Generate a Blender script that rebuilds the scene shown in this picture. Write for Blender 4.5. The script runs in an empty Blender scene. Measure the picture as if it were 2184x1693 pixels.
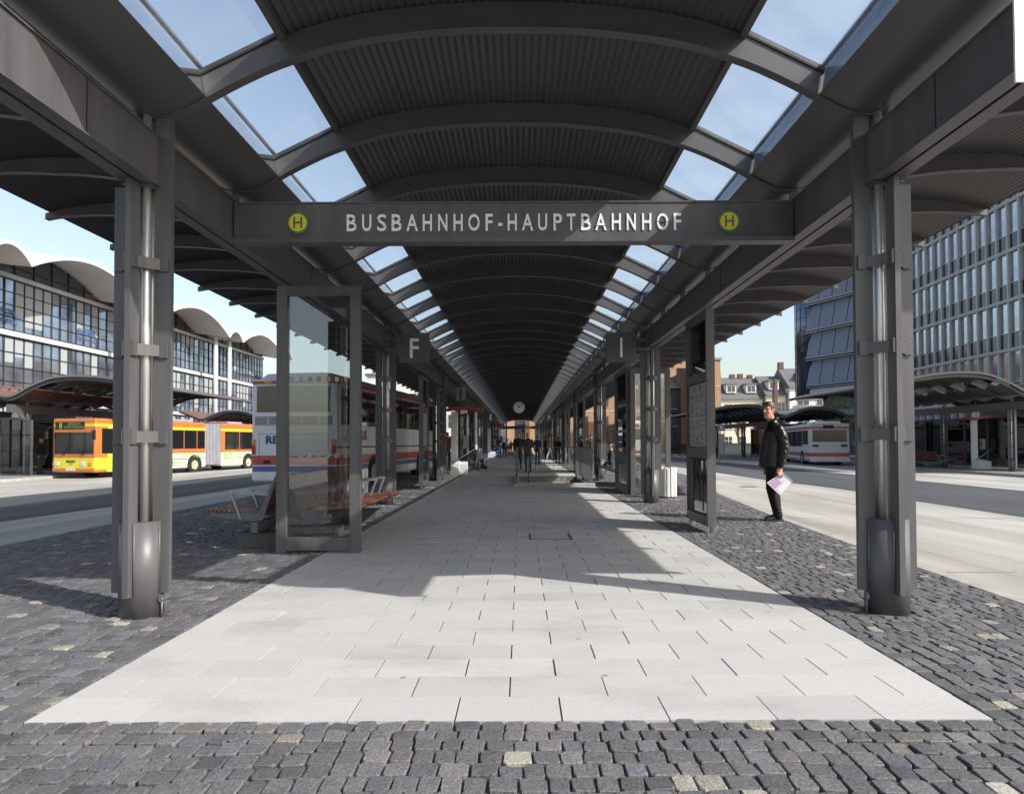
import bpy, bmesh, math, random
from mathutils import Vector, Matrix, Euler
random.seed(7)
S = bpy.context.scene
R = math.radians
# ------------------------------------------------------------------ camera, sky, sun, exposure
CAMX, CAMH = 0.055, 1.29
FPX = 1365.0
cam_d = bpy.data.cameras.new('camera'); cam = bpy.data.objects.new('camera', cam_d)
S.collection.objects.link(cam); S.camera = cam
PITCH, ROLL = 1.2, 0.22
cam.location = (CAMX, 0, CAMH)
M = Matrix.Rotation(R(90+PITCH), 4, 'X') @ Matrix.Rotation(R(-ROLL), 4, 'Z')
cam.rotation_euler = M.to_euler()
cam_d.sensor_width = 36; cam_d.sensor_fit = 'HORIZONTAL'; cam_d.lens = 36*FPX/2184
v = M.to_3x3().inverted() @ Vector((0, 1, 0))
vx, vy = v.x/-v.z*FPX, v.y/-v.z*FPX          # where straight ahead falls without shift, px from centre
tx, ty = 1111-1092, 846.5-944                # where it has to fall
cam_d.shift_x = (vx-tx)/2184; cam_d.shift_y = (vy-ty)/2184
cam_d.clip_start = 0.05; cam_d.clip_end = 2000
S.view_settings.view_transform = 'Standard'; S.view_settings.look = 'None'
S.view_settings.exposure = 0.5; S.view_settings.gamma = 1.0
W = bpy.data.worlds.new('World'); S.world = W; W.use_nodes = True
SUN_EL = 37.4; SUN_AZ = math.atan2(0.874, -0.486)   # from +Y towards +X
nt = W.node_tree; bg = nt.nodes['Background']
sky = nt.nodes.new('ShaderNodeTexSky'); sky.sky_type = 'NISHITA'; sky.sun_disc = False
sky.sun_elevation = R(SUN_EL); sky.sun_rotation = SUN_AZ
sky.altitude = 0; sky.air_density = 1.25; sky.dust_density = 2.2; sky.ozone_density = 1.3
hs = nt.nodes.new('ShaderNodeHueSaturation'); hs.inputs['Saturation'].default_value = .78; hs.inputs['Value'].default_value = 1.08
nt.links.new(sky.outputs[0], hs.inputs['Color']); nt.links.new(hs.outputs[0], bg.inputs[0]); bg.inputs[1].default_value = 0.15
sd = bpy.data.lights.new('sun', 'SUN'); sun = bpy.data.objects.new('sun', sd); S.collection.objects.link(sun)
sd.energy = 4.3; sd.angle = R(0.53); sd.color = (1.0, 0.97, 0.925)
tosun = Vector((math.sin(SUN_AZ)*math.cos(R(SUN_EL)), math.cos(SUN_AZ)*math.cos(R(SUN_EL)), math.sin(R(SUN_EL))))
sun.rotation_euler = tosun.to_track_quat('Z', 'Y').to_euler(); sun.location = (20, -10, 30)

# ------------------------------------------------------------------ materials
def nmat(name):
    m = bpy.data.materials.new(name); m.use_nodes = True
    return m, m.node_tree, m.node_tree.nodes['Principled BSDF']
def mat(name, col, rough=0.5, metal=0.0, var=0.0, scale=3.0, bump=0.0, bscale=60.0, spec=0.5, col2=None, detail=4, coat=0.0, streak=None):
    m, t, b = nmat(name)
    b.inputs['Base Color'].default_value = (*col, 1); b.inputs['Roughness'].default_value = rough
    b.inputs['Metallic'].default_value = metal; b.inputs['Specular IOR Level'].default_value = spec
    b.inputs['Coat Weight'].default_value = coat
    tc = t.nodes.new('ShaderNodeTexCoord')
    src = tc.outputs['Object']
    if streak:
        mp = t.nodes.new('ShaderNodeMapping'); mp.inputs['Scale'].default_value = streak
        t.links.new(src, mp.inputs[0]); src = mp.outputs[0]
    if var > 0:
        n = t.nodes.new('ShaderNodeTexNoise'); n.inputs['Scale'].default_value = scale; n.inputs['Detail'].default_value = detail
        t.links.new(src, n.inputs['Vector'])
        r = t.nodes.new('ShaderNodeValToRGB')
        c2 = col2 if col2 else tuple(c*(1-var) for c in col)
        r.color_ramp.elements[0].position = 0.3; r.color_ramp.elements[0].color = (*c2, 1)
        r.color_ramp.elements[1].position = 0.7; r.color_ramp.elements[1].color = (*[min(1, c*(1+var*0.5)) for c in col], 1)
        t.links.new(n.outputs[0], r.inputs[0]); t.links.new(r.outputs[0], b.inputs['Base Color'])
        mr = t.nodes.new('ShaderNodeMapRange'); mr.inputs[3].default_value = max(0.03, rough-0.08); mr.inputs[4].default_value = min(1, rough+0.08)
        t.links.new(n.outputs[0], mr.inputs[0]); t.links.new(mr.outputs[0], b.inputs['Roughness'])
    if bump > 0:
        n2 = t.nodes.new('ShaderNodeTexNoise'); n2.inputs['Scale'].default_value = bscale; n2.inputs['Detail'].default_value = 5
        t.links.new(tc.outputs['Object'], n2.inputs['Vector'])
        bp = t.nodes.new('ShaderNodeBump'); bp.inputs['Strength'].default_value = bump; bp.inputs['Distance'].default_value = 0.01
        t.links.new(n2.outputs[0], bp.inputs['Height']); t.links.new(bp.outputs[0], b.inputs['Normal'])
    return m
def glass(name, tint=(0.86, 0.9, 0.88), refl=0.9, rough=0.0, milk=0.0, milkcol=(0.7, 0.75, 0.8), ior=1.5, back=False):
    m, t, b = nmat(name); out = t.nodes['Material Output']; t.nodes.remove(b)
    tr = t.nodes.new('ShaderNodeBsdfTransparent'); tr.inputs[0].default_value = (*tint, 1)
    gl = t.nodes.new('ShaderNodeBsdfGlossy'); gl.inputs['Roughness'].default_value = rough; gl.inputs[0].default_value = (refl, refl, refl, 1)
    fr = t.nodes.new('ShaderNodeFresnel'); fr.inputs[0].default_value = ior
    mx = t.nodes.new('ShaderNodeMixShader'); t.links.new(fr.outputs[0], mx.inputs[0])
    base = tr.outputs[0]
    if milk:
        df = t.nodes.new('ShaderNodeBsdfTranslucent' if back else 'ShaderNodeBsdfDiffuse'); df.inputs[0].default_value = (*milkcol, 1)
        m2 = t.nodes.new('ShaderNodeMixShader')
        n = t.nodes.new('ShaderNodeTexNoise'); n.inputs['Scale'].default_value = 1.7; n.inputs['Detail'].default_value = 5
        tc = t.nodes.new('ShaderNodeTexCoord'); t.links.new(tc.outputs['Object'], n.inputs['Vector'])
        mu = t.nodes.new('ShaderNodeMapRange'); mu.inputs[1].default_value = 0.35; mu.inputs[2].default_value = 0.8
        mu.inputs[3].default_value = milk*0.3; mu.inputs[4].default_value = milk*1.6
        t.links.new(n.outputs[0], mu.inputs[0]); t.links.new(mu.outputs[0], m2.inputs[0])
        t.links.new(tr.outputs[0], m2.inputs[1]); t.links.new(df.outputs[0], m2.inputs[2]); base = m2.outputs[0]
    t.links.new(base, mx.inputs[1]); t.links.new(gl.outputs[0], mx.inputs[2]); t.links.new(mx.outputs[0], out.inputs[0])
    return m
def bands(name, stops, rough=0.3, axis=2, coat=0.3, dirt=0.12):
    """paint livery: stops = [(z, colour)...] in object coordinates, constant steps"""
    m, t, b = nmat(name)
    tc = t.nodes.new('ShaderNodeTexCoord'); sp = t.nodes.new('ShaderNodeSeparateXYZ'); t.links.new(tc.outputs['Object'], sp.inputs[0])
    mr = t.nodes.new('ShaderNodeMapRange'); mr.inputs[1].default_value = 0; mr.inputs[2].default_value = 4
    t.links.new(sp.outputs[axis], mr.inputs[0])
    r = t.nodes.new('ShaderNodeValToRGB'); r.color_ramp.interpolation = 'CONSTANT'
    els = r.color_ramp.elements
    els[0].position = 0; els[0].color = (*stops[0][1], 1)
    els[1].position = stops[1][0]/4; els[1].color = (*stops[1][1], 1)
    for z, c in stops[2:]:
        e = els.new(z/4); e.color = (*c, 1)
    t.links.new(mr.outputs[0], r.inputs[0])
    n = t.nodes.new('ShaderNodeTexNoise'); n.inputs['Scale'].default_value = 2.5; n.inputs['Detail'].default_value = 6
    t.links.new(tc.outputs['Object'], n.inputs['Vector'])
    mx = t.nodes.new('ShaderNodeMix'); mx.data_type = 'RGBA'; mx.blend_type = 'MULTIPLY'
    rr = t.nodes.new('ShaderNodeMapRange'); rr.inputs[1].default_value = .4; rr.inputs[2].default_value = .75; rr.inputs[3].default_value = 0; rr.inputs[4].default_value = dirt*2
    t.links.new(n.outputs[0], rr.inputs[0]); t.links.new(rr.outputs[0], mx.inputs[0])
    t.links.new(r.outputs[0], mx.inputs[6]); mx.inputs[7].default_value = (.5, .48, .44, 1)
    t.links.new(mx.outputs[2], b.inputs['Base Color'])
    b.inputs['Roughness'].default_value = rough; b.inputs['Coat Weight'].default_value = coat; b.inputs['Coat Roughness'].default_value = .1
    return m
def brickmat(name, c1, c2, mortar, scale=1.0, rot=False):
    m, t, b = nmat(name)
    tc = t.nodes.new('ShaderNodeTexCoord'); sp = t.nodes.new('ShaderNodeSeparateXYZ'); t.links.new(tc.outputs['Object'], sp.inputs[0])
    ad = t.nodes.new('ShaderNodeMath'); ad.operation = 'ADD'; t.links.new(sp.outputs[0], ad.inputs[0]); t.links.new(sp.outputs[1], ad.inputs[1])
    cb = t.nodes.new('ShaderNodeCombineXYZ'); t.links.new(ad.outputs[0], cb.inputs[0]); t.links.new(sp.outputs[2], cb.inputs[1])
    br = t.nodes.new('ShaderNodeTexBrick'); br.inputs['Scale'].default_value = scale
    br.inputs['Brick Width'].default_value = .25; br.inputs['Row Height'].default_value = .075; br.inputs['Mortar Size'].default_value = .006
    br.inputs['Color1'].default_value = (*c1, 1); br.inputs['Color2'].default_value = (*c2, 1); br.inputs['Mortar'].default_value = (*mortar, 1)
    t.links.new(cb.outputs[0], br.inputs['Vector'])
    n = t.nodes.new('ShaderNodeTexNoise'); n.inputs['Scale'].default_value = .6; n.inputs['Detail'].default_value = 6
    t.links.new(tc.outputs['Object'], n.inputs['Vector'])
    mx = t.nodes.new('ShaderNodeMix'); mx.data_type = 'RGBA'; mx.blend_type = 'MULTIPLY'
    mr = t.nodes.new('ShaderNodeMapRange'); mr.inputs[1].default_value = .45; mr.inputs[2].default_value = .75; mr.inputs[4].default_value = .45
    t.links.new(n.outputs[0], mr.inputs[0]); t.links.new(mr.outputs[0], mx.inputs[0])
    t.links.new(br.outputs[0], mx.inputs[6]); mx.inputs[7].default_value = (.6, .55, .5, 1)
    t.links.new(mx.outputs[2], b.inputs['Base Color']); b.inputs['Roughness'].default_value = .85
    return m
def attr_mat(name, rough, bump, bscale, speck=0.0, spec=.4, stain=0.0):
    """colour comes from the stone's own tone (one constant value per stone)"""
    m, t, b = nmat(name)
    at = t.nodes.new('ShaderNodeAttribute'); at.attribute_name = 'tone'
    tc = t.nodes.new('ShaderNodeTexCoord')
    n = t.nodes.new('ShaderNodeTexNoise'); n.inputs['Scale'].default_value = bscale; n.inputs['Detail'].default_value = 8; n.inputs['Roughness'].default_value = .65
    t.links.new(tc.outputs['Object'], n.inputs['Vector'])
    mx = t.nodes.new('ShaderNodeMix'); mx.data_type = 'RGBA'; mx.blend_type = 'MULTIPLY'; mx.inputs[0].default_value = 1
    r = t.nodes.new('ShaderNodeMapRange'); r.inputs[1].default_value = .3; r.inputs[2].default_value = .7
    r.inputs[3].default_value = 1-speck; r.inputs[4].default_value = 1+speck*.6
    t.links.new(n.outputs[0], r.inputs[0]); t.links.new(at.outputs['Color'], mx.inputs[6]); t.links.new(r.outputs[0], mx.inputs[7])
    last = mx.outputs[2]
    if stain:
        n3 = t.nodes.new('ShaderNodeTexNoise'); n3.inputs['Scale'].default_value = 1.1; n3.inputs['Detail'].default_value = 7; n3.inputs['Roughness'].default_value = .7
        mp = t.nodes.new('ShaderNodeMapping'); mp.inputs['Scale'].default_value = (.8, 1.6, 1); t.links.new(tc.outputs['Object'], mp.inputs[0]); t.links.new(mp.outputs[0], n3.inputs['Vector'])
        m3 = t.nodes.new('ShaderNodeMix'); m3.data_type = 'RGBA'; m3.blend_type = 'MULTIPLY'
        r3 = t.nodes.new('ShaderNodeMapRange'); r3.inputs[1].default_value = .5; r3.inputs[2].default_value = .78; r3.inputs[4].default_value = stain
        t.links.new(n3.outputs[0], r3.inputs[0]); t.links.new(r3.outputs[0], m3.inputs[0]); t.links.new(last, m3.inputs[6]); m3.inputs[7].default_value = (.52, .5, .48, 1)
        last = m3.outputs[2]
    if stain:
        for sc, rad, col_, jit in ((2.6, .055, (.45, .43, .41, 1), 1), (7.5, .05, (.62, .6, .58, 1), 1), (60, .22, (.62, .6, .58, 1), 1)):
            vo = t.nodes.new('ShaderNodeTexVoronoi'); vo.inputs['Scale'].default_value = sc; vo.inputs['Randomness'].default_value = 1
            t.links.new(tc.outputs['Object'], vo.inputs['Vector'])
            rr = t.nodes.new('ShaderNodeMapRange'); rr.inputs[1].default_value = rad; rr.inputs[2].default_value = rad*.6; rr.inputs[3].default_value = 0; rr.inputs[4].default_value = .75
            t.links.new(vo.outputs['Distance'], rr.inputs[0])
            mm = t.nodes.new('ShaderNodeMix'); mm.data_type = 'RGBA'; mm.blend_type = 'MULTIPLY'
            t.links.new(rr.outputs[0], mm.inputs[0]); t.links.new(last, mm.inputs[6]); mm.inputs[7].default_value = col_; last = mm.outputs[2]
    t.links.new(last, b.inputs['Base Color'])
    bp = t.nodes.new('ShaderNodeBump'); bp.inputs['Strength'].default_value = bump; bp.inputs['Distance'].default_value = .006
    t.links.new(n.outputs[0], bp.inputs['Height']); t.links.new(bp.outputs[0], b.inputs['Normal'])
    b.inputs['Roughness'].default_value = rough; b.inputs['Specular IOR Level'].default_value = spec
    return m
m_steel = mat('grey_steel_paint', (.092, .089, .091), .42, var=.22, scale=3.0, bump=.05, bscale=220, streak=(3, 3, .35), detail=8)
m_steel_d = mat('grey_rib_paint', (.092, .088, .089), .42, var=.15, scale=1.5)
m_siderib = mat('side_rib_paint', (.05, .048, .049), .45, var=.15, scale=1.5)
m_sheet = mat('corrugated_sheet_paint', (.080, .076, .075), .42, var=.1, scale=1.0)
m_gutter = mat('gutter_sheet_paint', (.090, .087, .087), .34, var=.1, scale=.8)
m_inox = mat('stainless_steel', (.74, .73, .71), .38, metal=.75, var=.1, scale=8, streak=(1, 1, .1))
m_galv = mat('galvanised_steel', (.15, .157, .17), .45, metal=.4, var=.2, scale=12)
m_alu = mat('brushed_aluminium', (.33, .34, .36), .38, metal=.6, var=.1, scale=15)
m_skyl = glass('skylight_glass', (.93, .96, .98), .9, milk=.085, milkcol=(.85, .88, .92), back=True)
m_upst = glass('upstand_glass', (.05, .07, .10), .95, milk=.5, milkcol=(.26, .33, .45))
m_glass = glass('shelter_glass', (.74, .765, .765), 1.0, milk=.012, milkcol=(.5, .52, .52), ior=1.95)
m_pane = mat('dark_window_pane', (.02, .025, .03), .04, spec=1.0)
m_rubber = mat('black_rubber', (.015, .015, .015), .8)
m_black = mat('black_matt', (.012, .012, .013), .6)
m_white = mat('white_paint', (.74, .74, .72), .45, var=.08, scale=4)
m_letter = mat('white_lettering', (.82, .83, .86), .4)
m_red = mat('red_paint', (.42, .03, .04), .4, var=.15)
m_yel = mat('stop_sign_yellow', (.72, .5, .05), .45)
m_grn = mat('stop_sign_green', (.03, .17, .06), .45)
m_conc = mat('light_concrete', (.385, .365, .33), .85, var=.28, scale=.9, bump=.25, bscale=90, streak=(.9, .25, 1), detail=8)
def streaks(m, amount, scl=(1.6, .035, 1), col=(.55, .53, .5, 1)):
    t = m.node_tree; b = t.nodes['Principled BSDF']; src = b.inputs['Base Color'].links[0].from_socket
    tc = t.nodes.new('ShaderNodeTexCoord'); mp = t.nodes.new('ShaderNodeMapping'); mp.inputs['Scale'].default_value = scl
    n = t.nodes.new('ShaderNodeTexNoise'); n.inputs['Scale'].default_value = 1; n.inputs['Detail'].default_value = 9; n.inputs['Roughness'].default_value = .62
    t.links.new(tc.outputs['Object'], mp.inputs[0]); t.links.new(mp.outputs[0], n.inputs['Vector'])
    r = t.nodes.new('ShaderNodeMapRange'); r.inputs[1].default_value = .48; r.inputs[2].default_value = .72; r.inputs[4].default_value = amount
    t.links.new(n.outputs[0], r.inputs[0])
    mx = t.nodes.new('ShaderNodeMix'); mx.data_type = 'RGBA'; mx.blend_type = 'MULTIPLY'
    t.links.new(r.outputs[0], mx.inputs[0]); t.links.new(src, mx.inputs[6]); mx.inputs[7].default_value = col
    t.links.new(mx.outputs[2], b.inputs['Base Color'])
streaks(m_conc, .8)
m_conc2 = mat('kerb_concrete', (.37, .355, .33), .85, var=.2, scale=4, bump=.3, bscale=60)
m_asph = mat('asphalt', (.055, .056, .062), .9, var=.25, scale=1.2, bump=.5, bscale=160, detail=10, streak=(1, .2, 1))
streaks(m_asph, .5, (1.2, .05, 1), (1.9, 1.85, 1.8, 1))
m_wood = mat('red_brown_wood_slat', (.17, .058, .03), .42, var=.35, scale=20, streak=(1, .15, 1), coat=.2)

# ------------------------------------------------------------------ mesh helpers
COL = S.collection
def link(o, parent=None):
    COL.objects.link(o)
    if parent is not None: o.parent = parent
    return o
def tag(o, label=None, cat=None, group=None, kind=None):
    if label: o['label'] = label
    if cat: o['category'] = cat
    if group: o['group'] = group
    if kind: o['kind'] = kind
    return o
def empty(name, loc=(0, 0, 0), rz=0, label=None, cat=None, group=None):
    o = bpy.data.objects.new(name, None); o.empty_display_size = .3
    o.location = loc; o.rotation_euler = (0, 0, rz); link(o); tag(o, label, cat, group); return o
def kids(o): return [c for c in bpy.data.objects if c.parent is o]
def copy_tree(o, parent=None):
    c = o.copy(); COL.objects.link(c); c.parent = parent
    for ch in kids(o): copy_tree(ch, c)
    return c
class MB:
    def __init__(s): s.v = []; s.f = []; s.m = []; s.sm = []
    def add(s, vs, fs, m=0, smooth=False):
        n = len(s.v); s.v += [tuple(p) for p in vs]
        for f in fs: s.f.append(tuple(i+n for i in f)); s.m.append(m); s.sm.append(smooth)
        return s
    def box(s, x0, x1, y0, y1, z0, z1, m=0):
        if x0 > x1: x0, x1 = x1, x0
        if y0 > y1: y0, y1 = y1, y0
        vs = [(x0,y0,z0),(x1,y0,z0),(x1,y1,z0),(x0,y1,z0),(x0,y0,z1),(x1,y0,z1),(x1,y1,z1),(x0,y1,z1)]
        return s.add(vs, [(0,3,2,1),(4,5,6,7),(0,1,5,4),(1,2,6,5),(2,3,7,6),(3,0,4,7)], m)
    def bbox(s, x0, x1, y0, y1, z0, z1, r=.02, m=0, seg=2):
        """box with rounded edges"""
        bm = bmesh.new(); bmesh.ops.create_cube(bm, size=1)
        for v_ in bm.verts: v_.co = Vector(((x0+x1)/2+v_.co.x*abs(x1-x0), (y0+y1)/2+v_.co.y*abs(y1-y0), (z0+z1)/2+v_.co.z*abs(z1-z0)))
        bmesh.ops.bevel(bm, geom=bm.edges[:], offset=r, segments=seg, profile=.5, affect='EDGES')
        bm.verts.index_update()
        s.add([v_.co for v_ in bm.verts], [tuple(v_.index for v_ in f.verts) for f in bm.faces], m, False); bm.free(); return s
    def beam(s, p0, p1, w, h, m=0, up=(0, 0, 1)):
        p0 = Vector(p0); p1 = Vector(p1); d = (p1-p0).normalized(); u = Vector(up)
        if abs(d.dot(u)) > .98: u = Vector((1, 0, 0))
        a = d.cross(u).normalized(); b = a.cross(d).normalized()
        vs = []
        for p in (p0, p1):
            for i, j in ((-1,-1),(1,-1),(1,1),(-1,1)): vs.append(p+a*(w/2*i)+b*(h/2*j))
        return s.add(vs, [(0,1,2,3),(7,6,5,4),(0,4,5,1),(1,5,6,2),(2,6,7,3),(3,7,4,0)], m)
    def tube(s, pts, rad, n=10, m=0, cap=True, smooth=True):
        pts = [Vector(p) for p in pts]; rs = rad if isinstance(rad, (list, tuple)) else [rad]*len(pts)
        vs = []; fs = []; prev = None
        for i, p in enumerate(pts):
            d = (pts[min(i+1, len(pts)-1)]-pts[max(i-1, 0)]).normalized()
            if prev is None:
                u = Vector((0, 0, 1)) if abs(d.z) < .9 else Vector((1, 0, 0)); a = d.cross(u).normalized()
            else:
                a = (prev-d*prev.dot(d)).normalized()
            prev = a; b = d.cross(a)
            for k in range(n):
                t = 2*math.pi*k/n; vs.append(p+(a*math.cos(t)+b*math.sin(t))*rs[i])
        for i in range(len(pts)-1):
            for k in range(n):
                k2 = (k+1) % n; fs.append((i*n+k, i*n+k2, (i+1)*n+k2, (i+1)*n+k))
        s.add(vs, fs, m, smooth)
        if cap:
            q = len(s.v)-len(vs)
            s.f.append(tuple(q+k for k in range(n))[::-1]); s.m.append(m); s.sm.append(False)
            s.f.append(tuple(q+(len(pts)-1)*n+k for k in range(n))); s.m.append(m); s.sm.append(False)
        return s
    def cyl(s, x, y, z0, z1, r, n=24, m=0): return s.tube([(x, y, z0), (x, y, z1)], r, n, m)
    def rings(s, rings, n=14, m=0, smooth=True):
        """vertical loft of elliptical rings (x, y, z, rx, ry)"""
        vs = []; fs = []
        for (x, y, z, rx, ry) in rings:
            for k in range(n):
                t = 2*math.pi*k/n; vs.append((x+rx*math.cos(t), y+ry*math.sin(t), z))
        for i in range(len(rings)-1):
            for k in range(n):
                k2 = (k+1) % n; fs.append((i*n+k, i*n+k2, (i+1)*n+k2, (i+1)*n+k))
        fs.append(tuple(range(n))[::-1]); fs.append(tuple((len(rings)-1)*n+k for k in range(n)))
        return s.add(vs, fs, m, smooth)
    def ball(s, c, r, m=0, n=12):
        rx, ry, rz = r if isinstance(r, (tuple, list)) else (r, r, r)
        rg = []
        for i in range(1, n):
            t = -math.pi/2+math.pi*i/n; rg.append((c[0], c[1], c[2]+rz*math.sin(t), rx*math.cos(t), ry*math.cos(t)))
        return s.rings(rg, n+4, m)
    def prism(s, pts, axis, a, b, m=0):
        """closed 2D outline extruded along axis ('x','y','z') from a to b"""
        n = len(pts)
        def P(p, w): return (w, p[0], p[1]) if axis == 'x' else ((p[0], w, p[1]) if axis == 'y' else (p[0], p[1], w))
        vs = [P(p, a) for p in pts]+[P(p, b) for p in pts]
        fs = [tuple(range(n)), tuple(range(2*n-1, n-1, -1))]+[(i, i+n, (i+1) % n+n, (i+1) % n) for i in range(n)]
        return s.add(vs, fs, m)
    def build(s, name, mats, parent=None, recalc=True, smooth_all=None):
        me = bpy.data.meshes.new(name); me.from_pydata(s.v, [], s.f)
        if not isinstance(mats, (list, tuple)): mats = [mats]
        for mt in mats: me.materials.append(mt)
        me.polygons.foreach_set('material_index', s.m)
        me.polygons.foreach_set('use_smooth', [bool(x) if smooth_all is None else smooth_all for x in s.sm])
        if recalc:
            bm = bmesh.new(); bm.from_mesh(me); bmesh.ops.recalc_face_normals(bm, faces=bm.faces[:]); bm.to_mesh(me); bm.free()
        me.update()
        return link(bpy.data.objects.new(name, me), parent)
def text_mesh(txt, size, thick=.004, bold=0.0, sx=1.0, spacing=1.0):
    cu = bpy.data.curves.new('t', 'FONT'); cu.body = txt; cu.size = size; cu.extrude = thick/2; cu.offset = bold
    cu.align_x = 'CENTER'; cu.align_y = 'CENTER'; cu.space_character = spacing; cu.resolution_u = 3
    o = bpy.data.objects.new('t', cu); COL.objects.link(o)
    dg = bpy.context.evaluated_depsgraph_get(); dg.update()
    me = bpy.data.meshes.new_from_object(o.evaluated_get(dg)); bpy.data.objects.remove(o)
    for v_ in me.vertices: v_.co.x *= sx
    return me
def text(name, txt, size, mt, loc, rot=(R(90), 0, 0), parent=None, **k):
    """text standing upright, reading along local x; faces -y by default"""
    me = text_mesh(txt, size, **k); me.name = name; me.materials.clear(); me.materials.append(mt)
    me.transform(Matrix.Translation(loc) @ Euler(rot).to_matrix().to_4x4())
    return link(bpy.data.objects.new(name, me), parent)
def remeshed(mb, name, mats, vox, parent=None, rule=None, smooth_it=4):
    o = mb.build('tmp', mats)
    md = o.modifiers.new('r', 'REMESH'); md.mode = 'VOXEL'; md.voxel_size = vox
    sm = o.modifiers.new('s', 'SMOOTH'); sm.iterations = smooth_it; sm.factor = .5
    dg = bpy.context.evaluated_depsgraph_get(); dg.update()
    me = bpy.data.meshes.new_from_object(o.evaluated_get(dg)); me.name = name
    bpy.data.objects.remove(o)
    me.materials.clear()
    for mt in (mats if isinstance(mats, (list, tuple)) else [mats]): me.materials.append(mt)
    me.polygons.foreach_set('use_smooth', [True]*len(me.polygons))
    if rule:
        me.polygons.foreach_set('material_index', [rule(p.center) for p in me.polygons])
    return link(bpy.data.objects.new(name, me), parent)
def interp(pts, u):
    """monotone-ish smooth interpolation through control points"""
    n = len(pts)
    if u <= pts[0][0]: return pts[0][1]
    if u >= pts[-1][0]: return pts[-1][1]
    for i in range(n-1):
        if pts[i][0] <= u <= pts[i+1][0]: break
    def sl(j):
        if j <= 0: return (pts[1][1]-pts[0][1])/(pts[1][0]-pts[0][0]) if pts[0][0] != 0 else 0
        if j >= n-1: return (pts[-1][1]-pts[-2][1])/(pts[-1][0]-pts[-2][0])
        return (pts[j+1][1]-pts[j-1][1])/(pts[j+1][0]-pts[j-1][0])
    x0, y0 = pts[i]; x1, y1 = pts[i+1]; h = x1-x0; t = (u-x0)/h
    return (2*t**3-3*t*t+1)*y0+(t**3-2*t*t+t)*h*sl(i)+(-2*t**3+3*t*t)*y1+(t**3-t*t)*h*sl(i+1)

# ------------------------------------------------------------------ ground
def struct(o): o['kind'] = 'structure'; return o
ZP = [(0, -.14), (6.6, -.14), (9.6, -.16), (15.7, -.28), (22.2, -.34), (2000, -.34)]
def zprof(x):
    x = abs(x)
    for (a, za), (b, zb) in zip(ZP, ZP[1:]):
        if x <= b: return za+(zb-za)*(x-a)/(b-a)
    return ZP[-1][1]
PIT = (-.02, 2.12, 19.15, 24.6)        # stair opening in the path
def sheet(name, xs, ys, zf, mt, dz=0, hole=True):
    mb = MB(); idx = {}
    for i, x in enumerate(xs):
        for j, y in enumerate(ys): idx[i, j] = len(mb.v); mb.v.append((x, y, zf(x)+dz))
    for i in range(len(xs)-1):
        for j in range(len(ys)-1):
            cx, cy = (xs[i]+xs[i+1])/2, (ys[j]+ys[j+1])/2
            if hole and PIT[0] < cx < PIT[1] and PIT[2] < cy < PIT[3]: continue
            mb.f.append((idx[i, j], idx[i+1, j], idx[i+1, j+1], idx[i, j+1])); mb.m.append(0); mb.sm.append(False)
    return struct(mb.build(name, mt, recalc=False))
sheet('ground', [-900, -60, -22.2, -15.7, -9.6, -6.6, PIT[0], PIT[1], 6.6, 9.6, 15.7, 22.2, 60, 900], [-60, 0, PIT[2], PIT[3], 100, 1200], zprof, m_conc)
def lane(name, near, far):
    """asphalt lane between two polylines x(y)"""
    def X(pl, y):
        for (y0, x0), (y1, x1) in zip(pl, pl[1:]):
            if y <= y1: return x0+(x1-x0)*(y-y0)/(y1-y0)
        return pl[-1][1]
    mb = MB(); ys = [-30+2*i for i in range(0, 71)]; N = 10
    for y in ys:
        a, b = X(near, y), X(far, y)
        for k in range(N+1):
            x = a+(b-a)*k/N; mb.v.append((x, y, zprof(x)+.006))
    for j in range(len(ys)-1):
        for k in range(N):
            q = j*(N+1)+k; mb.f.append((q, q+1, q+N+2, q+N+1) if far[0][1] > near[0][1] else (q+1, q, q+N+1, q+N+2)); mb.m.append(0); mb.sm.append(False)
    return struct(mb.build(name, m_asph, recalc=False))
lane('asphalt_road', [(-40, -11.6), (2, -10.4), (12, -9.8), (16, -9.35), (24, -8.9), (110, -8.6)], [(-40, -17), (5, -16), (19, -15.4), (24, -14.5), (32, -14), (110, -14)])
lane('asphalt_road', [(-40, 9.6), (16, 9.6), (19, 9.9), (25, 9.3), (40, 9.2), (110, 9.2)], [(-40, 15.8), (110, 15.8)])
# platform body under the paving
def redge(y):
    pl = [(-20, 4.0), (5.1, 4.03), (8, 4.2), (11, 4.42), (16.2, 5.0), (22, 6.2), (26, 6.6), (96, 6.6)]
    for (y0, x0), (y1, x1) in zip(pl, pl[1:]):
        if y <= y1: return x0+(x1-x0)*(y-y0)/(y1-y0)
    return pl[-1][1]
m_bed = mat('sandy_joint_bed', (.13, .115, .095), .95, var=.5, scale=9, bump=.6, bscale=120, col2=(.05, .045, .04))
LE = -6.6
mb = MB(); ys = [-8]+[y for y in (2, 5.1, 8, 11, 16.2)]+[PIT[2], 22, PIT[3], 26, 60, 96]; ys.sort()
for y0, y1 in zip(ys, ys[1:]):
    if PIT[2] <= (y0+y1)/2 <= PIT[3]: segs = [(LE, PIT[0]), (PIT[1], None)]
    else: segs = [(LE, None)]
    for a, b in segs:
        b0, b1 = (redge(y0), redge(y1)) if b is None else (b, b)
        vs = [(a, y0, -.016), (b0, y0, -.016), (b1, y1, -.016), (a, y1, -.016), (a, y0, -.2), (b0, y0, -.2), (b1, y1, -.2), (a, y1, -.2)]
        mb.add(vs, [(0, 1, 2, 3), (1, 5, 6, 2), (0, 3, 7, 4)]+([(0, 4, 5, 1)] if y0 == -8 else [])+([(3, 2, 6, 7)] if y1 == 96 else []))
struct(mb.build('platform_bed', m_bed, recalc=False))
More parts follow.
